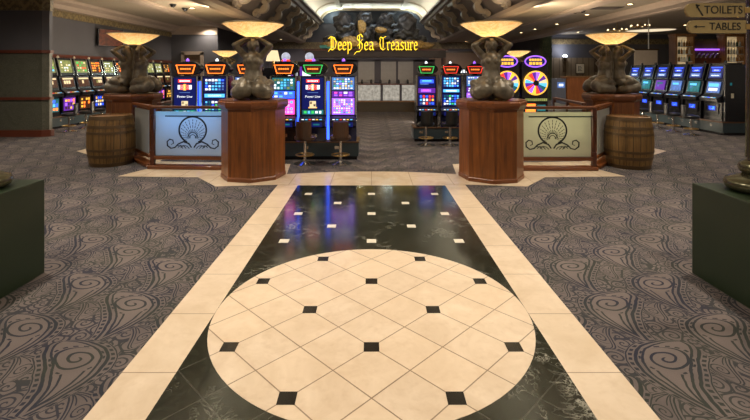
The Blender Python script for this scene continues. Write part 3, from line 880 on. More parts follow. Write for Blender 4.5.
def upright_slot(lab, loc, variant, neon, rz=0.0, group='upright video slot machines'):
    rng = random.Random(variant * 17 + int(loc[0] * 100))
    t = thing('slot_machine', lab, 'slot machine', loc, rz, group)
    W = .50
    prof = [(0, 0), (.5, 0), (.5, 1.225), (.06, 1.225), (.04, .48), (-.03, .44), (-.10, .38), (-.10, .30), (0, .25)]
    MB().prism(prof, 'x', -W / 2, W / 2).build('cabinet', 'cab_blue' if variant in (0, 1, 2) else 'cab_black', t)
    for s in (-1, 1): MB().b2(s * W / 2 - .012 * s - .012, s * W / 2 - .012 * s + .012, .015, .06, .50, 1.22).build('side_trim', 'chrome', t)
    if variant == 0:      # "Power Line" machine
        it = [(.5, .90, .62, .10, 'e_red'), (.5, .90, .50, .05, 'e_white'), (.5, .70, .66, .14, 'e_white'), (.36, .70, .18, .16, 'e_red'), (.62, .70, .16, .15, 'e_red'), (.5, .70, .13, .20, 'e_yellow'),
              (.5, .15, .30, .22, 'e_cream'), (.42, .20, .10, .08, 'e_brown'), (.58, .13, .10, .08, 'e_brown'), (.5, .05, .40, .04, 'e_gold'), (.5, .53, .5, .02, 'e_screen')]
        scr = screen('upper_screen', t, -.2, .2, .60, 1.19, .036, 'e_deep', it)
        text_mesh('Power Line', .062, .0008, 'lettering', 'e_white', scr, (0, -.006, -.10 * .59), sx=1.0)
        screen('lower_screen', t, -.2, .2, .50, .585, .034, 'e_teal', grid_items(5, 1, ['e_white', 'e_cyan', 'e_green'], rng))
    elif variant == 1:    # blue reels grid
        screen('upper_screen', t, -.21, .21, .93, 1.19, .036, 'e_deep', grid_items(6, 4, ['e_white', 'e_cyan', 'e_cyan', 'e_blue', 'e_screen'], rng))
        screen('middle_screen', t, -.21, .21, .80, .91, .036, 'e_deep', [(.5, .5, .9, .6, 'e_cyan'), (.5, .5, .6, .3, 'e_white')])
        screen('lower_screen', t, -.21, .21, .50, .78, .034, 'e_deep', grid_items(6, 4, ['e_teal', 'e_cyan', 'e_white', 'e_green', 'e_blue'], rng))
    elif variant == 4:    # teal reels above magenta
        screen('upper_screen', t, -.21, .21, .96, 1.19, .036, 'e_teal', grid_items(6, 4, ['e_teal', 'e_cyan', 'e_white', 'e_lime', 'e_screen'], rng))
        screen('middle_screen', t, -.21, .21, .80, .94, .036, 'e_blue', grid_items(4, 2, ['e_white', 'e_cyan', 'e_screen'], rng))
        screen('lower_screen', t, -.21, .21, .50, .78, .034, 'e_magenta', grid_items(6, 4, ['e_pink', 'e_magenta', 'e_violet', 'e_cyan'], rng))
    elif variant == 2:    # colourful grid
        cs = ['e_white', 'e_cyan', 'e_lime', 'e_violet', 'e_yellow', 'e_green', 'e_cream', 'e_white', 'e_white', 'e_screen']
        screen('upper_screen', t, -.21, .21, .96, 1.20, .036, 'e_screen', grid_items(7, 5, cs, rng))
        screen('middle_screen', t, -.21, .21, .83, .94, .036, 'e_purple', grid_items(4, 2, ['e_magenta', 'e_violet', 'e_white'], rng))
        screen('lower_screen', t, -.21, .21, .50, .81, .034, 'e_violet', grid_items(8, 7, cs + ['e_pink', 'e_cream'], rng))
    else:                 # dark blue with glows
        screen('upper_screen', t, -.2, .2, .94, 1.19, .036, 'e_deep', [(.5, .55, .8, .32, 'e_blue'), (.5, .6, .55, .16, 'e_cyan'), (.35, .30, .5, .10, 'e_screen')])
        screen('middle_screen', t, -.2, .2, .80, .92, .036, 'e_purple', [(.45, .5, .6, .5, 'e_violet'), (.45, .55, .35, .25, 'e_magenta')])
        screen('lower_screen', t, -.2, .2, .50, .78, .034, 'e_deep', grid_items(5, 3, ['e_white', 'e_red', 'e_screen', 'e_blue', 'e_yellow', 'e_cyan'], rng))
    dk = MB().b2(-.235, .235, -.11, -.0, .385, .41, 0, .008).build('button_deck', 'deck_dark', t)
    dk.rotation_euler.x = .0
    for k in range(6):
        MB().b2(-.19 + .066 * k, -.15 + .066 * k, -.105, -.07, .41, .422).build('button', ['e_white', 'e_cyan', 'e_red', 'e_white', 'e_yellow', 'e_cyan'][k], dk)
    screen('belly_glass', t, -.19, .19, .28, .37, -.098, 'e_deep', [(.3, .5, .3, .4, 'e_screen'), (.72, .5, .3, .3, 'e_teal')])
    MB().b2(-.08, .08, -.006, .01, .08, .14).build('coin_tray', 'chrome', t)
    # illuminated topper
    top = MB().b2(-.05, .05, .12, .24, 1.225, 1.27)
    pts = [(.245 * math.cos(2 * PI * k / 28), 1.37 + .135 * math.sin(2 * PI * k / 28)) for k in range(28)]
    top.prism([(x + .03, z) for x, z in pts], 'y', .09, .28)
    top = top.build('topper', 'cab_black', t, smooth=40)
    o = MB(); trapezoid_ring(o, .355, .26, 1.275, 1.43, .013, .062, .082); o.build('neon_border', neon, top)
    o = MB().prism([(-.16, 1.42), (.16, 1.42), (.12, 1.285), (-.12, 1.285)], 'y', .068, .09)
    for k in range(5): o.b2(-.10 + .041 * k, -.07 + .041 * k, .064, .07, 1.345, 1.372, 1)
    o.build('topper_sign', ['e_brown', 'e_orange' if neon != 'e_cyan' else 'e_white'], top)
    MB().lathe([(.03, 1.50), (.03, 1.535), (.018, 1.55), (.001, 1.565)], 12, 0, (0, .17, 0)).build('candle_light', 'e_white' if variant % 2 else 'e_violet', top, smooth=50)
    return t

def slot_stand(lab, x0, x1, y0, depth, h=.35, rz=0.0, origin=None):
    t = thing('machine_stand', lab, 'stand', origin or ((x0 + x1) / 2, y0, 0), rz)
    L = x1 - x0
    MB().b2(-L / 2, L / 2, 0, depth, .07, h - .03).build('body', 'stand_teal', t)
    MB().b2(-L / 2 + .03, L / 2 - .03, .04, depth, 0, .07).build('kick_plate', 'cab_black', t)
    MB().b2(-L / 2 - .01, L / 2 + .01, -.02, depth, h - .03, h, 0, .006).build('top_edge', 'stand_trim', t)
    n = max(1, round(L / .56))
    for k in range(n):
        xc = -L / 2 + L * (k + .5) / n
        MB().b2(xc - .16, xc - .08, -.006, .003, h - .15, h - .09).build('lock_plate', 'chrome', t)
    return t
D1 = 8.5
slot_stand('dark teal stand under the three slot machines left of the aisle', PX(267, D1), PX(358.5, D1), D1, .6)
slot_stand('dark teal stand under the slot machines behind the left shell balustrade', PX(170, D1), PX(262, D1), D1, .6)
upright_slot('dark blue Power Line slot machine, leftmost behind the left shell balustrade', (PX(184, D1), D1, .35), 0, 'e_orange')
upright_slot('slot machine with blue reel grid behind the left shell balustrade', (PX(214, D1), D1, .35), 1, 'e_orange')
upright_slot('slot machine mostly hidden behind the front left statue', (PX(246, D1), D1, .35), 2, 'e_orange')
upright_slot('slot machine with teal reels just right of the front left statue', (PX(283, D1), D1, .35), 4, 'e_orange')
upright_slot('dark Power Line slot machine with green neon topper left of aisle', (PX(312.5, D1), D1, .35), 0, 'e_green')
upright_slot('bright multicoloured slot machine with orange topper at aisle edge', (PX(343, D1), D1, .35), 2, 'e_orange')
D2 = 10.7
slot_stand('dark teal stand under the slot machines right of the aisle', PX(413.5, D2), PX(490, D2), D2, .6)
upright_slot('dark blue slot machine with green topper at right edge of aisle', (PX(427, D2), D2, .35), 3, 'e_green')
upright_slot('cyan lit slot machine with red topper, second right of the aisle', (PX(451.5, D2), D2, .35), 1, 'e_red')
upright_slot('slot machine partly hidden behind the front right statue', (PX(476, D2), D2, .35), 2, 'e_red')
for px, lab in ((199, 'blue neon tube between two slot machines behind left shell balustrade'), (298, 'blue neon tube left of the green topped slot machine'), (327.8, 'blue neon tube right of the green topped slot machine')):
    t = thing('neon_tube', lab, 'neon light', (PX(px, D1), D1 + .06, .35), 0, 'blue neon tubes between slot machines')
    MB().b2(-.022, .022, .02, .06, 0, 1.15).build('housing', 'chrome', t)
    MB().tube([(0, 0, .03), (0, 0, 1.12)], .024, 10).build('tube', 'e_neonblue', t, smooth=60)

def wheel_slot(lab, loc):
    t = thing('wheel_slot_machine', lab, 'slot machine', loc, 0, 'prize wheel slot machines')
    MB().prism([(0, 0), (.5, 0), (.5, 1.5), (.08, 1.5), (.04, .48), (-.10, .38), (-.10, .30), (0, .25)], 'x', -.25, .25).build('cabinet', 'cab_black', t)
    wz = 1.085; rr = .215
    cols = ['e_cream', 'e_purple', 'e_yellow', 'e_violet', 'e_purple', 'e_red', 'e_orange', 'e_cyan', 'e_purple', 'e_red', 'e_violet', 'e_yellow', 'e_red', 'e_purple', 'e_teal', 'e_cyan']
    us = sorted(set(cols)); o = MB()
    for k in range(16):
        a0, a1 = 2 * PI * k / 16, 2 * PI * (k + 1) / 16
        am = (a0 + a1) / 2
        o.prism([(.05 * math.cos(a0), wz + .05 * math.sin(a0)), (rr * math.cos(a0), wz + rr * math.sin(a0)), (rr * math.cos(am), wz + rr * math.sin(am)), (rr * math.cos(a1), wz + rr * math.sin(a1)), (.05 * math.cos(a1), wz + .05 * math.sin(a1))], 'y', .0, .03, us.index(cols[k]))
    w = o.build('prize_wheel', us, t)
    MB().tube([(rr * 1.04 * math.cos(2 * PI * k / 36), .01, wz + rr * 1.04 * math.sin(2 * PI * k / 36)) for k in range(36)], .016, 8, closed=True).build('rim', 'e_gold', w, smooth=180)
    MB().prism([(.055 * math.cos(2 * PI * k / 20), wz + .055 * math.sin(2 * PI * k / 20)) for k in range(20)], 'y', -.015, .01).build('hub', 'cab_black', w)
    screen('name_glass', t, -.22, .22, .72, .80, .03, 'cab_black', [(.08 + .09 * k, .5, .07, .62, 'e_lime') for k in range(11)])
    screen('lower_screen', t, -.21, .21, .50, .70, .03, 'cab_black', [(.27, .5, .46, .8, 'e_orange'), (.27, .5, .3, .4, 'e_gold'), (.77, .5, .38, .6, 'e_teal'), (.77, .55, .2, .25, 'e_cyan')])
    screen('belly_glass', t, -.2, .2, .28, .37, -.098, 'e_deep', [(.2 + .12 * k, .5, .08, .5, 'e_cream') for k in range(6)])
    dk = MB().b2(-.235, .235, -.11, 0, .385, .41, 0, .008).build('button_deck', 'deck_dark', t)
    for k in range(5):
        MB().b2(-.19 + .08 * k, -.15 + .08 * k, -.105, -.07, .41, .422).build('button', ['e_white', 'e_yellow', 'e_red', 'e_white', 'e_yellow'][k], dk)
    MB().b2(-.03, .03, .16, .22, 1.0, 1.42).build('sign_stem', 'chrome', t)
    oz = 1.505
    el = lambda a, b, n=32: [(a * math.cos(2 * PI * k / n), oz + b * math.sin(2 * PI * k / n)) for k in range(n)]
    sg = MB().prism(el(.20, .105), 'y', .03, .09).build('oval_sign', 'e_deep', t)
    MB().tube([(x, .03, z) for x, z in el(.20, .105)], .013, 8, closed=True).build('sign_border', 'e_violet', sg, smooth=180)
    o = MB()
    for k in range(5): o.b2(-.12 + .05 * k, -.08 + .05 * k, .024, .031, oz + .012, oz + .055)
    for k in range(4): o.b2(-.12 + .065 * k, -.07 + .065 * k, .024, .031, oz - .065, oz - .01)
    o.build('gold_marks', 'e_gold', sg)
    return t
D3 = 8.8
slot_stand('dark stand under the two prize wheel machines', PX(493, D3), PX(553, D3), D3, .6)
wheel_slot('prize wheel slot machine, left one, half behind the front right statue', (PX(507.5, D3), D3, .35))
wheel_slot('prize wheel slot machine, right one, above the right shell balustrade', (PX(536, D3), D3, .35))
t = thing('marquee_sign', 'small pink and white lit sign between the two prize wheels', 'sign', (PX(521.5, D3 + .75), D3 + .75, 0), 0)
MB().b2(-.03, .03, -.03, .03, 0, 1.58).build('stem', 'cab_black', t)
screen('sign_face', t, -.09, .09, 1.58, 1.74, -.03, 'e_magenta', [(.5, .65, .7, .3, 'e_white'), (.55, .25, .6, .2, 'e_white')])

def slant_slot(name, lab, loc, rz, style, k, group):
    rng = random.Random(k * 31 + (5 if style == 'blue' else 0))
    t = thing('slot_machine', lab, 'slot machine', loc, rz, group)
    W = .64; Hh = 1.72 if style == 'warm' else 1.54
    s = Hh / 1.72
    prof = [(0, 0), (.55, 0), (.55, Hh), (.20, Hh), (.08, 1.20 * s), (.10, 1.16 * s), (.02, .78 * s), (-.12, .66 * s), (-.12, .58 * s), (.02, .54 * s)]
    MB().prism(prof, 'x', -W / 2, W / 2).build('cabinet', 'cab_black', t)
    tl = -.22
    if style == 'warm':
        top = rng.choice([('e_lime', ['e_cream', 'e_green', 'e_lime', 'e_white']), ('e_lime', ['e_cream', 'e_white', 'e_lime']), ('e_brown', ['e_orange', 'e_gold', 'e_brown', 'e_cream'])]) if k not in (0, 1, 2, 3) else [('e_lime', ['e_green', 'e_cream', 'e_cyan', 'e_lime']), ('e_lime', ['e_cream', 'e_lime', 'e_white']), ('e_lime', ['e_red', 'e_green', 'e_cream', 'e_lime']), ('e_brown', ['e_orange', 'e_brown', 'e_gold'])][k]
        screen('top_glass', t, -.26, .26, 1.28, 1.66, .125, top[0], grid_items(4, 4, top[1], rng, fill=.7), tl)
        screen('reel_glass', t, -.26, .26, .84, 1.14, .045, 'e_brown', [(.5, .86, .9, .16, 'e_cream')] + [(.2 + .2 * q, .5, .16, .34, rng.choice(['e_lime', 'e_brown', 'e_cream', 'e_brown'])) for q in range(4)] + [(.5, .14, .8, .1, 'e_brown')], -.20)
        bc = [('e_teal', ['e_cyan', 'e_orange', 'e_teal', 'e_blue']), ('e_purple', ['e_violet', 'e_yellow', 'e_brown', 'e_orange']), ('e_brown', ['e_gold', 'e_orange', 'e_brown', 'e_yellow']), ('e_deep', ['e_white', 'e_cream', 'e_blue', 'e_gold'])][k % 4]
        screen('belly_glass', t, -.26, .26, .14, .52, -.004, bc[0], grid_items(4, 3, bc[1], rng))
    else:
        screen('top_screen', t, -.235, .235, 1.13, 1.46, .105, 'e_deep', [(.5, .88, .8, .08, 'e_blue'), (.5, .64, .6, .14, 'e_blue'), (.5, .66, .36, .09, 'e_white'), (.5, .25, .8, .30, 'e_screen'), (.5, .22, .6, .08, 'e_white')], tl)
        mc = ['e_teal', 'e_teal', 'e_purple', 'e_screen', 'e_teal', 'e_screen'][k % 6]
        screen('main_screen', t, -.22, .22, .74, 1.04, .035, mc, [(.45, .7, .6, .2, 'e_teal' if mc == 'e_purple' else 'e_cyan'), (.5, .3, .5, .24, mc), (.3, .42, .2, .2, 'e_screen')] if k != 5 else [(.5, .7, .8, .3, 'e_cyan'), (.5, .3, .7, .25, 'e_white')], -.2)
        screen('belly_glass', t, -.22, .22, .18, .46, -.004, 'cab_black', [(.5, .55, .7, .5, 'e_deep'), (.5, .55, .5, .34, 'e_blue'), (.34, .55, .14, .3, 'e_screen'), (.62, .6, .14, .26, 'e_cyan'), (.5, .48, .2, .12, 'e_white')])
    dk = MB().b2(-.3, .3, -.13, .02, .66 * s, .69 * s, 0, .008).build('button_deck', 'deck_dark', t)
    for q in range(5):
        MB().b2(-.22 + .1 * q, -.17 + .1 * q, -.12, -.08, .69 * s, .70 * s).build('button', ['e_white', 'e_red', 'e_yellow', 'e_white', 'e_cyan'][q] if style == 'warm' else ['e_white', 'e_cyan', 'e_blue', 'e_white', 'e_cyan'][q], dk)
    for sx in (-1, 1): MB().prism([(.19, Hh), (.07, 1.20 * s), (.05, 1.20 * s), (.17, Hh)], 'x', sx * .30 - .02, sx * .30 + .02).build('side_trim', 'chrome' if style == 'warm' else 'cab_black', t)
    MB().lathe([(.035, Hh), (.035, Hh + .05), (.02, Hh + .075), (.001, Hh + .08)], 12, 0, (0, .36, 0)).build('candle_light', 'paper' if style == 'warm' else 'cab_black', t, smooth=50)
    return t
n = 11; y0 = 12.85; sp_ = .75
slot_stand('long dark stand under the slot machines along the left wall', 0, n * sp_ + .1, 0, .7, rz=PI / 2, origin=(-9.12, y0 + n * sp_ / 2 - sp_ / 2 + .15, 0))
for k in range(n):
    slant_slot('slot_machine', f'black slant slot machine with warm lit glass, {ORD[k]} along the left wall from the pier', (-9.16, y0 + .15 + sp_ * k, .35), PI / 2, 'warm', k, 'slot machines along the left wall')
n2 = 6; y1 = 12.18
slot_stand('long dark stand under the blue lit slot machines on the right', 0, n2 * sp_ + .1, 0, .7, rz=-PI / 2, origin=(9.12, y1 + n2 * sp_ / 2 - sp_ / 2, 0))
for k in range(n2):
    slant_slot('slot_machine', f'black slant slot machine with blue screens, {ORD[k]} from the right end of its row', (9.16, y1 + sp_ * k, .35), -PI / 2, 'blue', 5 - k, 'blue lit slot machines on the right')
t = thing('end_panel', 'tall black end cabinet at the near end of the right slot row', 'cabinet', (9.16, y1 - .345, .35), 0)
MB().b2(.03, .70, -.07, .0, 0, 1.50, 0, .01).build('body', 'cab_black', t)
MB().b2(.18, .25, -.076, -.068, .62, .74).build('lock_plate', 'paper', t); MB().b2(.15, .2, -.076, -.068, .95, 1.02).build('indicator', 'e_teal', t)

# ================================================================ STOOLS
def make_stool(seat_m):
    t = thing('bar_stool', '', 'stool')
    MB().lathe([(.20, 0), (.20, .015), (.05, .045), (.03, .06)], 24).build('base', 'chrome', t, smooth=40)
    MB().tube([(0, 0, .04), (0, 0, .44)], .028, 12).build('pole', 'chrome', t, smooth=60)
    o = MB().tube([(.16 * math.cos(2 * PI * k / 24), .16 * math.sin(2 * PI * k / 24), .17) for k in range(24)], .011, 6, closed=True)
    for k in range(3):
        a = 2 * PI * k / 3; o.tube([(0, 0, .17), (.16 * math.cos(a), .16 * math.sin(a), .17)], .008, 6)
    o.build('footrest', 'brass', t, smooth=60)
    MB().lathe([(.001, .43), (.15, .43), (.185, .45), (.19, .49), (.16, .52), (.001, .525)], 24).build('seat', seat_m, t, smooth=50)
    o = MB(); pts = []
    for k in range(9):
        a = -PI / 2 + (k - 4) * .17; pts.append((.2 * math.cos(a), .2 * math.sin(a)))
    o.ribbon(pts, .045, 'z', .50, .78); o.build('backrest', seat_m, t, smooth=50)
    return t
st_b = make_stool('leather'); st_k = None
st_b.location = (PX(305, 8.12), 8.12, 0); st_b['label'] = 'brown leather stool in front of the green topped slot machine'; st_b['group'] = 'brown slot stools'
dup(st_b, (PX(340.5, 8.12), 8.12, 0), 0.1, 'brown leather stool in front of the multicoloured slot machine at aisle edge')
st_k = make_stool('black_vinyl'); first = True
SP = [(PX(426, 10.2), 10.2, 0, 'black stool in front of the dark blue slot machine right of aisle'), (PX(450, 10.2), 10.2, .1, 'black stool in front of the second slot machine right of aisle')]
for k, (px, dd) in enumerate(((66, 13.3), (84, 14.6), (101, 15.9), (113, 16.7))):
    SP.append((-8.36, 12.52 + .75 * k, PI / 2 + .3, f'black swivel stool, {ORD[k]} along the left wall slot row from the pier'))
for k in range(4):
    SP.append((8.36, 11.85 + .70 * k, -PI / 2 - .3, f'black swivel stool, {ORD[k]} from the right end of the right slot row'))
for x, y, rz, lab in SP:
    if first: st_k.location = (x, y, 0); st_k.rotation_euler.z = rz; st_k['label'] = lab; st_k['group'] = 'black slot stools'; first = False
    else: dup(st_k, (x, y, 0), rz, lab)

# ================================================================ CASHIER AND SIGN
DC = 18.7
cxw = [(358, 374.5), (381, 396.5), (398.5, 414)]
t = thing('cashier_counter', 'long cashier counter with lit panels at the end of the aisle', 'counter', (0, DC, 0))
xa, xb = PX(318, DC), PX(436, DC)
MB().b2(xa, xb, 0, .7, 0, PZ(102, DC)).build('base', 'counter_tile', t)
MB().b2(xa, xb, -.05, .75, PZ(102, DC), PZ(101, DC)).build('rail', 'bar_wood', t)
MB().b2(xa, xb, .05, .7, PZ(101, DC), PZ(84, DC)).build('carcass', 'wall_dark', t)
for a, b in ((345, 357), (358, 380.5), (383, 399.5), (402, 415)):
    MB().b2(PX(a, DC), PX(b, DC), -.0, .06, PZ(100.5, DC), PZ(85, DC)).build('lit_panel', 'e_window', t)
MB().b2(xa, xb, -.12, .75, PZ(84.8, DC), PZ(83.6, DC)).build('counter_top', 'dark_mahogany', t)
for k in range(6):
    a = 362 + 9.2 * k
    MB().lathe([(.05, 0), (.05, .12), (.02, .17)], 10, 0, (PX(a, DC), .15, PZ(83.6, DC))).build('clutter', 'vent_dark', t)
t = thing('cashier_grille', 'dark cashier screen with three grey shutters above the counter', 'screen', (0, DC + .35, PZ(83.6, DC)))
zt = PZ(59.5, DC) - PZ(83.6, DC)
for a, b in cxw:
    o = MB().b2(PX(a, DC), PX(b, DC), 0, .03, 0.0, zt - .08)
    for k in range(14): o.b2(PX(a, DC), PX(b, DC), -.012, .0, .05 + k * .072, .075 + k * .072)
    o.build('shutter', 'grille', t)
o = MB()
for a, b in ((318, 358), (374.5, 381), (396.5, 398.5), (414, 436)): o.b2(PX(a, DC), PX(b, DC), -.02, .12, 0, zt)
o.b2(xa, xb, -.02, .12, zt - .08, zt + .02); o.build('frame', 'wall_dark', t)
DS = 18.4
t = thing('sign_header', 'dark wooden header beam under the yellow neon sign', 'header', (0, DS, 0))
MB().b2(PX(305, DS), PX(446, DS), 0, .8, PZ(57.5, DS), PZ(50.5, DS)).build('beam', 'header_dark', t)
MB().b2(PX(303, DS), PX(448, DS), -.05, .85, PZ(50.5, DS), PZ(49.3, DS)).build('cornice', 'dark_mahogany', t)
for px in (306.5, 444.5):
    MB().b2(PX(px - 1.5, DS), PX(px + 1.5, DS), .1, .5, 0, PZ(57.5, DS)).build('post', 'dark_mahogany', t)
# rockwork
rk = thing('rock_sculpture', 'dark boulder and gold coral sculpture behind the neon sign', 'sculpture', (0, DS + .2, PZ(49.3, DS)))
def rock(px, y, w, h, m, name, seed, dy=.35, dep=.35, lift=0.0, disp=.14):
    rg = random.Random(seed); b = bmesh.new(); bmesh.ops.create_icosphere(b, subdivisions=4, radius=1)
    ph = [rg.uniform(0, 6) for _ in range(9)]
    for v in b.verts:
        c = v.co.copy(); k = 0
        for i in range(3):
            k += math.sin(c.x * (3 + 3 * i) + ph[i]) * math.sin(c.y * (3 + 3 * i) + ph[3 + i]) * math.sin(c.z * (3.5 + 3 * i) + ph[6 + i]) / (1 + i * .6)
        v.co = c * (1 + disp * 1.8 * k)
    o = MB(); o.bm.free(); o.bm = b
    o.xf(Matrix.Diagonal((w * DS / F / 2, dep, h * DS / F / 2, 1)))
    return o.build(name, m, rk, smooth=180, loc=(PX(px, DS + .3), dy, PZ(y, DS + .3) - PZ(49.3, DS)))
for i, (px, y, w, h) in enumerate(((343, 23, 19, 22), (344, 36, 22, 18), (364, 20, 17, 19), (386, 20, 17, 16), (407, 22, 20, 20), (406, 34, 26, 17), (363, 34, 20, 20), (384, 32, 20, 20), (330, 40, 16, 12), (420, 41, 18, 12))):
    rock(px, y, w, h, 'rock', 'boulder', i + 3, .45 + .1 * (i % 2), .42)
for i, (px, y, w, h) in enumerate(((332, 45.5, 22, 9), (350, 42, 18, 12), (362, 27, 9, 14), (381, 30, 12, 6), (398, 44, 14, 10), (412, 44.5, 26, 10), (425, 46, 16, 7), (372, 45, 16, 8))):
    rock(px, y, w, h, 'coral_gold', 'coral_mound', i + 40, .02 + .04 * (i % 2), .16, disp=.1)
for i, (px, y, w, h) in enumerate(((324, 47, 8, 4), (331, 48, 10, 2.6))):
    rock(px, y, w, h, 'coral_teal', 'teal_coral', i + 60, -.12, .08, disp=.1)
for i, (px, y, w) in enumerate(((346, 27, 9), (352, 24, 6), (373, 26, 7), (395, 25, 7), (366, 14, 10), (392, 14, 10), (396, 31, 6))):
    o = MB().tube([(-w * DS / F / 2, 0, -.04), (-w * DS / F / 5, -.03, .05), (w * DS / F / 5, -.02, .02), (w * DS / F / 2, 0, .1)], [.02, .05, .05, .015], 8)
    o.build('wave_crest', 'foam', rk, smooth=180, loc=(PX(px, DS), .02, PZ(y, DS) - PZ(49.3, DS)))
# neon lettering, broad-nib blackletter
GL = {
 'e': (.42, [[(.06, .3), (.34, .36), (.3, .56), (.18, .62), (.06, .48), (.06, .12), (.18, 0), (.36, .1)]]),
 'p': (.50, [[(.02, .62), (.1, .52), (.1, -.3)], [(.1, .5), (.25, .62), (.38, .48), (.38, .1), (.26, 0), (.1, .06)]]),
 'a': (.50, [[(.06, .52), (.2, .62), (.34, .5), (.34, .08), (.44, 0)], [(.34, .34), (.12, .28), (.06, .12), (.16, 0), (.34, .1)]]),
 'r': (.42, [[(.02, .58), (.1, .5), (.1, .04), (.2, 0)], [(.1, .46), (.24, .62), (.36, .5)]]),
 's': (.44, [[(.36, .52), (.2, .62), (.08, .5), (.12, .36), (.3, .26), (.34, .1), (.2, 0), (.04, .08)]]),
 'u': (.52, [[(.02, .6), (.1, .5), (.1, .1), (.22, 0), (.38, .1)], [(.32, .62), (.38, .52), (.38, .08), (.48, 0)]]),
 'D': (.78, [[(-.05, .85), (.15, 1.02), (.48, .92), (.66, .6), (.58, .2), (.34, 0), (.1, .08), (-.06, -.12)], [(.2, .95), (.2, .1)], [(.36, .9), (.36, .12)]]),
 'S': (.76, [[(.64, .98), (.46, 1.2), (.2, 1.08), (.16, .84), (.38, .64), (.6, .45), (.58, .12), (.36, -.12), (.1, -.12), (-.12, -.34)], [(.36, 1.1), (.36, .1)], [(.62, .82), (.18, .3)]]),
 'T': (.72, [[(-.02, .8), (.1, .98), (.32, .9), (.66, 1.04)], [(.1, .85), (.04, .5), (.12, .15), (.36, 0), (.6, .14)], [(.36, .9), (.36, .15)]])}
sg = thing('neon_sign', 'yellow blackletter neon sign reading Deep Sea Treasure', 'sign', (0, DS - .18, 0))
U = .53
for word, px0, px1 in (('Deep', 329, 352.5), ('Sea', 355.5, 374.5), ('Treasure', 379.5, 418)):
    tot = sum(GL[c][0] for c in word); W = (px1 - px0) * (DS - .18) / F; kx = W / tot
    x = 0; o = MB(); nib = Vector((.085 * math.cos(.75), .085 * math.sin(.75)))
    for c in word:
        for st in GL[c][1]:
            P = [Vector(p) for p in st]
            for a, b in zip(P, P[1:]):
                dvec = (b - a)
                quad = [a - nib / 2, a + nib / 2, b + nib / 2, b - nib / 2]
                nn = Vector((-dvec.y, dvec.x)).normalized() * .02
                o.prism([((x + q_.x) * kx, q_.y * U) for q_ in quad], 'y', -.02, .0)
                o.prism([((x + q_.x) * kx, q_.y * U) for q_ in (a + nn, a - nn, b - nn, b + nn)], 'y', -.022, -.002)
        x += GL[c][0]
    o.build('word', 'e_neon', sg, loc=(PX(px0, DS - .18), 0, PZ(50, DS - .18)))
o = MB()
for px in (335, 365, 400): o.tube([(PX(px, DS - .18), .0, PZ(50.5, DS)), (PX(px, DS - .18), .2, PZ(50.5, DS))], .015, 6)
o.b2(PX(328, DS - .18), PX(418, DS - .18), -.0, .02, PZ(51.0, DS), PZ(50.3, DS)); o.build('mounting_rail', 'cab_black', sg)

# ================================================================ BACKGROUND THINGS
d = 16.5
t = thing('television', 'wall mounted television glowing dark red above the left slot row', 'television', (-9.85, 16.6, PZ(38, 16.6)), 0)
MB().b2(-.06, .12, -.08, .08, -.1, .1).build('bracket', 'cab_black', t)
h = MB().b2(.0, .10, -.45, .45, -.32, .32, 0, .01).build('casing', 'cab_black', t, loc=(.25, 0, 0)); h.rotation_euler.z = -.55
h2 = MB().b2(.1, .106, -.42, .42, -.29, .29).build('screen', 'e_tv', t, loc=(.25, 0, 0)); h2.rotation_euler.z = -.55
MB().tube([(.1, 0, 0), (.26, 0, 0)], .03, 8).build('arm', 'cab_black', t)
# right side: podium, picture, sconces, whiteboard, bar
t = thing('podium', 'reddish brown wooden podium below the framed picture', 'podium', (PX(578.5, 20), 20, 0))
w = 23 * 20 / F
MB().b2(-w / 2, w / 2, 0, .6, .08, 1.40).build('body', 'podium_wood', t); MB().b2(-w / 2 - .04, w / 2 + .04, -.04, .64, 1.40, 1.46).build('top', 'bar_wood', t)
MB().b2(-w / 2 - .03, w / 2 + .03, -.03, .63, 0, .08).build('base', 'dark_mahogany', t)
t = thing('change_machine', 'blue grey machine left of the wooden podium', 'machine', (PX(561, 20), 20, 0))
MB().b2(-.22, .22, 0, .5, 0, 1.36, 0, .01).build('body', 'blue_grey', t); screen('display', t, -.16, .16, .95, 1.2, -.004, 'e_screen', [(.5, .5, .6, .4, 'e_white')])
t = thing('framed_picture', 'cream framed picture on the ribbed wall above the podium', 'picture', (PX(580.5, 26.9), 26.93, PZ(68.5, 26.9)))
MB().b2(-.27, .27, -.0, .03, -.31, .31).build('frame', 'frame_wood', t); MB().b2(-.23, .23, -.006, .002, -.27, .27).build('mount', 'paper', t)
o = MB(); 
for k in range(4): o.b2(-.1, .1 - .05 * (k % 2), -.009, -.005, -.14 + .08 * k, -.11 + .08 * k)
o.b2(-.12, -.09, -.009, -.005, -.16, .16); o.build('print', 'vent_dark', t)
for px, lab in ((564.5, 'lit wall sconce left of the framed picture'), (596, 'wall sconce right of the framed picture')):
    t = thing('wall_sconce', lab, 'lamp', (PX(px, 26.9), 26.95, PZ(66, 26.9)), 0, 'wall sconces')
    MB().b2(-.09, .09, -.06, .03, -.35, .30, 0, .02).build('backplate', 'frame_wood', t)
    MB().lathe([(.03, .25), (.10, .38), (.12, .55)], 14, 0, (0, -.12, 0), caps=False).build('shade', 'frame_wood', t, smooth=50)
    MB().ball((0, -.12, .55), .12 if px < 580 else .05, 0, 12).build('bulb', 'e_sconce' if px < 580 else 'e_cream', t, smooth=180)
t = thing('projection_screen', 'pale blank projection screen hanging behind the right slot machines', 'screen', (PX(646, 19), 19, PZ(57.5, 19)))
wx = 23 * 19 / F / 2
MB().b2(-wx, wx, 0, .04, -.36, .30).build('panel', 'whiteboard', t)
MB().b2(-wx - .05, wx + .05, -.02, .06, .30, .36).build('top_batten', 'frame_wood', t); MB().tube([(.12, .02, .33), (.12, .02, H1 - PZ(57.5, 19))], .02, 8).build('hanger', 'pole_white', t)
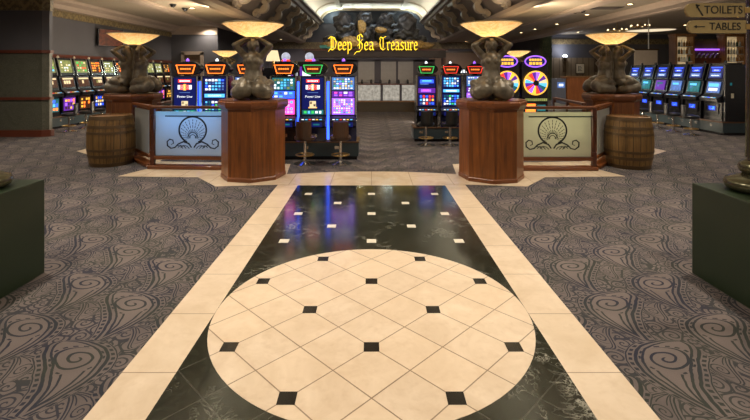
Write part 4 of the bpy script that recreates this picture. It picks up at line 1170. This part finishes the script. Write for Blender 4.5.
def bar_cabinet(px0, px1, dd, lab, gname):
    x0, x1 = PX(px0, dd), PX(px1, dd); W = x1 - x0
    t = thing('bar_cabinet', lab, 'cabinet', ((x0 + x1) / 2, dd, 0), 0, 'backlit bar cabinets')
    zt = PZ(36.5, dd)
    MB().b2(-W / 2 - .08, -W / 2, 0, .45, 0, zt).build('side', 'bar_wood', t); MB().b2(W / 2, W / 2 + .08, 0, .45, 0, zt).build('side', 'bar_wood', t)
    MB().b2(-W / 2, W / 2, .40, .45, 0, zt).build('back', 'e_dim_back', t); MB().b2(-W / 2 - .12, W / 2 + .12, -.06, .45, zt, zt + .12).build('cornice', 'bar_wood', t)
    MB().b2(-W / 2, W / 2, 0, .40, 0, 1.0).build('base', 'dark_mahogany', t)
    zs = [1.45, 1.78, 2.11, 2.44, 2.77]
    for z in zs: MB().b2(-W / 2, W / 2, .02, .40, z - .02, z).build('shelf', 'bottle_clear', t)
    return t, zs, W, (x0 + x1) / 2
emit('e_dim_back', (1.0, .72, .38), .5, .4)
def make_bottle(m):
    t = thing('bottle', '', 'bottle')
    MB().lathe([(.038, 0), (.042, .01), (.042, .15), (.03, .19), (.014, .21), (.013, .26)], 12).build('glass', m, t, smooth=50)
    MB().lathe([(.015, .26), (.015, .285)], 10).build('cap', 'brass', t); return t
for px0, px1, lab, nm in ((677.5, 693, 'left backlit wooden bar cabinet full of bottles behind slot machines', 'left'), (727, 744, 'right backlit wooden bar cabinet full of bottles at photo edge', 'right')):
    tb, zs, W, xc = bar_cabinet(px0, px1, 19.8, lab, nm)
    protos = [make_bottle(m) for m in ('bottle_green', 'bottle_amber', 'bottle_clear')]
    used_ = [False] * 3
    for si, z in enumerate(zs[1:]):
        if si == 0: continue
        for k in range(6):
            i = random.choice((0, 1, 2, 2)) if all(used_) else used_.index(False)
            kind = ('green', 'amber', 'clear')[i]; lev = {1: 'lowest', 2: 'middle', 3: 'top'}[si]
            lab = f'{kind} glass bottle on the {lev} lit shelf of the {nm} bar cabinet'
            loc = (xc - W / 2 + W * (k + .5) / 6, 19.8 + .15, z)
            if not used_[i]: protos[i].location = loc; protos[i]['label'] = lab; protos[i]['group'] = f'{kind} bottles on {lev} shelf of {nm} bar cabinet'; used_[i] = True
            else: dup(protos[i], loc, random.uniform(0, 6), lab, f'{kind} bottles on {lev} shelf of {nm} bar cabinet')
t = thing('bar_arch', 'dark bar back with blue light between the two bottle cabinets', 'bar', (PX(710, 19.9), 19.9, 0))
w = 30 * 19.9 / F
MB().b2(-w / 2 + .1, w / 2 - .1, .1, .4, 0, PZ(58, 19.9)).build('counter', 'dark_mahogany', t); MB().b2(-w / 2 + .1, w / 2 - .1, .3, .4, PZ(58, 19.9), PZ(40, 19.9)).build('back_panel', 'wall_tan', t)
MB().b2(-.5, .6, .22, .3, PZ(50, 19.9), PZ(48.5, 19.9)).build('blue_light', 'e_violet', t)
o = MB()
for k in range(5): o.tube([(-.5 + .2 * k, .15, PZ(58, 19.9)), (-.45 + .2 * k, .12, PZ(55, 19.9)), (-.35 + .2 * k, .1, PZ(53.5, 19.9))], .035, 8)
o.build('taps', 'chrome', t, smooth=60)
# far slots and lit signs behind the left bank
def far_slot(px, dd, lab, globe):
    t = thing('far_slot_machine', lab, 'slot machine', (PX(px, dd), dd, 0), 0)
    MB().b2(-.3, .3, 0, .5, 0, 1.95, 0, .02).build('cabinet', 'whiteboard' if globe == 'w' else 'cab_black', t)
    screen('screen', t, -.24, .24, 1.2, 1.8, -.004, 'e_purple' if globe != 'w' else 'e_window', [(.5, .7, .7, .3, 'e_white'), (.5, .3, .7, .3, 'e_red')])
    if globe != 'w':
        MB().ball((0, .2, 2.08), .125, 0, 14).build('globe', 'e_globe', t, smooth=180)
        MB().lathe([(.1, 1.94), (.13, 1.97), (.1, 2.0)], 14, 0, (0, .2, 0)).build('globe_base', 'e_red', t)
far_slot(284.5, 12.6, 'far slot machine with white globe behind the teal reel machine', 'g'); far_slot(308.5, 12.6, 'far slot machine with white globe behind the green topped machine', 'g')
far_slot(297, 13.2, 'pale cabinet standing between the two globe topped machines', 'w')
t = thing('shaded_lamp', 'small cream shaded lamp behind the front left statue', 'lamp', (PX(273, 11.6), 11.6, 0))
MB().b2(-.25, .25, -.2, .2, 0, 1.75).build('stand', 'cab_black', t); MB().tube([(0, 0, 1.75), (0, 0, 1.95)], .03, 8).build('stem', 'brass', t)
MB().lathe([(.18, 1.93), (.12, 2.2)], 18, caps=False).build('lamp_shade', 'e_cream', t, smooth=60)
t = thing('wall_panel', 'tan panel on the dark far wall right of the neon sign', 'panel', (PX(465, YE), YE - .05, 0))
MB().b2(-2.7, 2.7, -.06, 0, 1.3, 3.1).build('panel', 'wall_tan', t); MB().b2(-2.8, 2.8, -.08, 0, 3.1, 3.2).build('top_edge', 'frame_wood', t)
t = thing('lit_sign', 'small white lit sign between toppers right of the aisle', 'sign', (PX(464, 12), 12, 0))
MB().tube([(0, 0, 0), (0, 0, 1.6)], .03, 8).build('stem', 'cab_black', t)
screen('sign_face', t, -.25, .25, 1.6, 1.74, -.02, 'cab_black', [(.08 + .14 * k, .5, .09, .6, 'e_white') for k in range(7)])

# ================================================================ LIGHTS
def light(kind, loc, energy, col=(1, 1, 1), rot=None, size=1.0, sizey=None, spot=None, aim=None, name='lamp', blend=.5):
    L = bpy.data.lights.new(name, kind); L.energy = energy; L.color = col
    if kind == 'AREA':
        L.size = size
        if sizey: L.shape = 'RECTANGLE'; L.size_y = sizey
    elif kind in ('POINT', 'SPOT'): L.shadow_soft_size = size
    if kind == 'SPOT': L.spot_size = math.radians(spot); L.spot_blend = blend
    o = bpy.data.objects.new(name, L); COL.objects.link(o); o.location = loc
    if aim: o.rotation_euler = (Vector(aim) - Vector(loc)).to_track_quat('-Z', 'Y').to_euler()
    elif rot: o.rotation_euler = rot
    return o
WARM = (1.0, .885, .73)
for y in (1.0, 4.2, 7.4, 10.6):                      # unseen spots added at the vault mouldings to brighten the walkway
    for sx in (-1, 1):
        light('SPOT', (sx * 3.5, y, 5.3), 520, WARM, size=.12, spot=88, aim=(sx * 1.2, y, 0), name='walkway_fill_spot')
for y in (2, 5.5, 9, 12.5, 17, 22, 28):              # recessed downlights along the side ceilings
    for x in (-8, -5.9, 5.9, 8):
        light('SPOT', (x, y, H1 - .06), 170, WARM, size=.08, spot=150, aim=(x, y, 0), name='ceiling_spot', blend=.8)
for x, y in ((14.5, 18), (12, 23.5), (17, 18), (13, 14)):
    light('SPOT', (x, y, H1 - .06), 150, WARM, size=.08, spot=120, aim=(x, y, 0), name='bar_spot', blend=.8)
for sx in (-1, 1):                                   # cove lighting on the mouldings, upward
    light('AREA', (sx * 3.5, 15.5, 5.5), 210, (.98, .95, .82), size=.12, sizey=36, aim=(sx * 3.5, 15.5, 6.6), name='cove_light')
light('AREA', (0, YE - .5, 6.05), 130, (.85, 1.0, .93), size=5.0, sizey=.1, rot=(-PI / 2 - .3, 0, 0), name='vault_end_light')
for sx in (-1, 1): light('POINT', (sx * 2.9, YE - .6, 5.9), 45, (.85, 1.0, .93), size=.1, name='vault_end_light')
for x, y, rz, h, w, sr in PSPOT:
    light('POINT', (x, y, h + .98 + .10), 4.2, (1.0, .78, .42), size=.03, name='bowl_light')
    light('SPOT', (x, y, h + .98 + .14), 110 if y < 12 else 90, (1.0, .74, .40), size=.04, spot=136, aim=(x, y, 9), name='bowl_uplight', blend=.6)
light('AREA', (-3.1, 7.95, .80), 6, (.30, .58, 1.0), size=1.1, sizey=.5, aim=(-3.1, 7.7, .6), name='panel_light')
light('AREA', (3.1, 7.87, .75), 5, (1.0, .95, .62), size=1.1, sizey=.5, aim=(3.1, 7.6, .6), name='panel_light')
for x in (-6, -3, 3, 6.5): light('SPOT', (x, 31.0, H1 - .06 if abs(x) > 5 else 5.2), 260, (1.0, .86, .80), size=.08, spot=140, aim=(x, 32.5, 0), name='back_fill_spot', blend=.8)  # extra lamps without fixtures, added to lift the dark far wall
light('POINT', (PX(564.5, 26.5), 26.5, 3.0), 30, (.85, .88, 1.0), size=.1, name='sconce_light')
light('SPOT', (0, 16.5, 5.2), 300, (.9, .95, 1.0), size=.1, spot=70, aim=(0, 18.6, 3.5), name='sign_spot')

for sx in (-1, 1):                                   # unseen strips added to brighten the side ceilings and corbels
    light('AREA', (sx * 5.42, 15, 3.76), 1250, (1.0, .84, .62), size=.10, sizey=34, aim=(sx * 9.0, 15, 4.6), name='ceiling_wash')
    light('AREA', (sx * 4.9, 15, 4.06), 900, (1.0, .86, .70), size=.08, sizey=34, aim=(sx * 3.9, 15, 4.9), name='corbel_fill')
W = bpy.data.worlds.new('World'); SC.world = W; W.use_nodes = True
W.node_tree.nodes['Background'].inputs[0].default_value = (1.0, .84, .66, 1); W.node_tree.nodes['Background'].inputs[1].default_value = .3

# ================================================================ CAMERA
cam = bpy.data.cameras.new('Camera'); cam.sensor_width = 36; cam.lens = F / 750 * 36
cam.shift_x = (375 - CX) / 750; cam.shift_y = -(210 - HY) / 750; cam.clip_end = 200
co = bpy.data.objects.new('Camera', cam); COL.objects.link(co); co.location = (0, 0, EYE); co.rotation_euler = (PI / 2, 0, 0)
SC.camera = co
vs = SC.view_settings; vs.view_transform = 'Standard'; vs.look = 'None'; vs.gamma = 1; vs.use_curve_mapping = False; vs.exposure = -0.06
SC.cycles.use_denoising = True; SC.cycles.max_bounces = 6; SC.cycles.diffuse_bounces = 3; SC.cycles.glossy_bounces = 3
SC.cycles.sample_clamp_indirect = 4.0
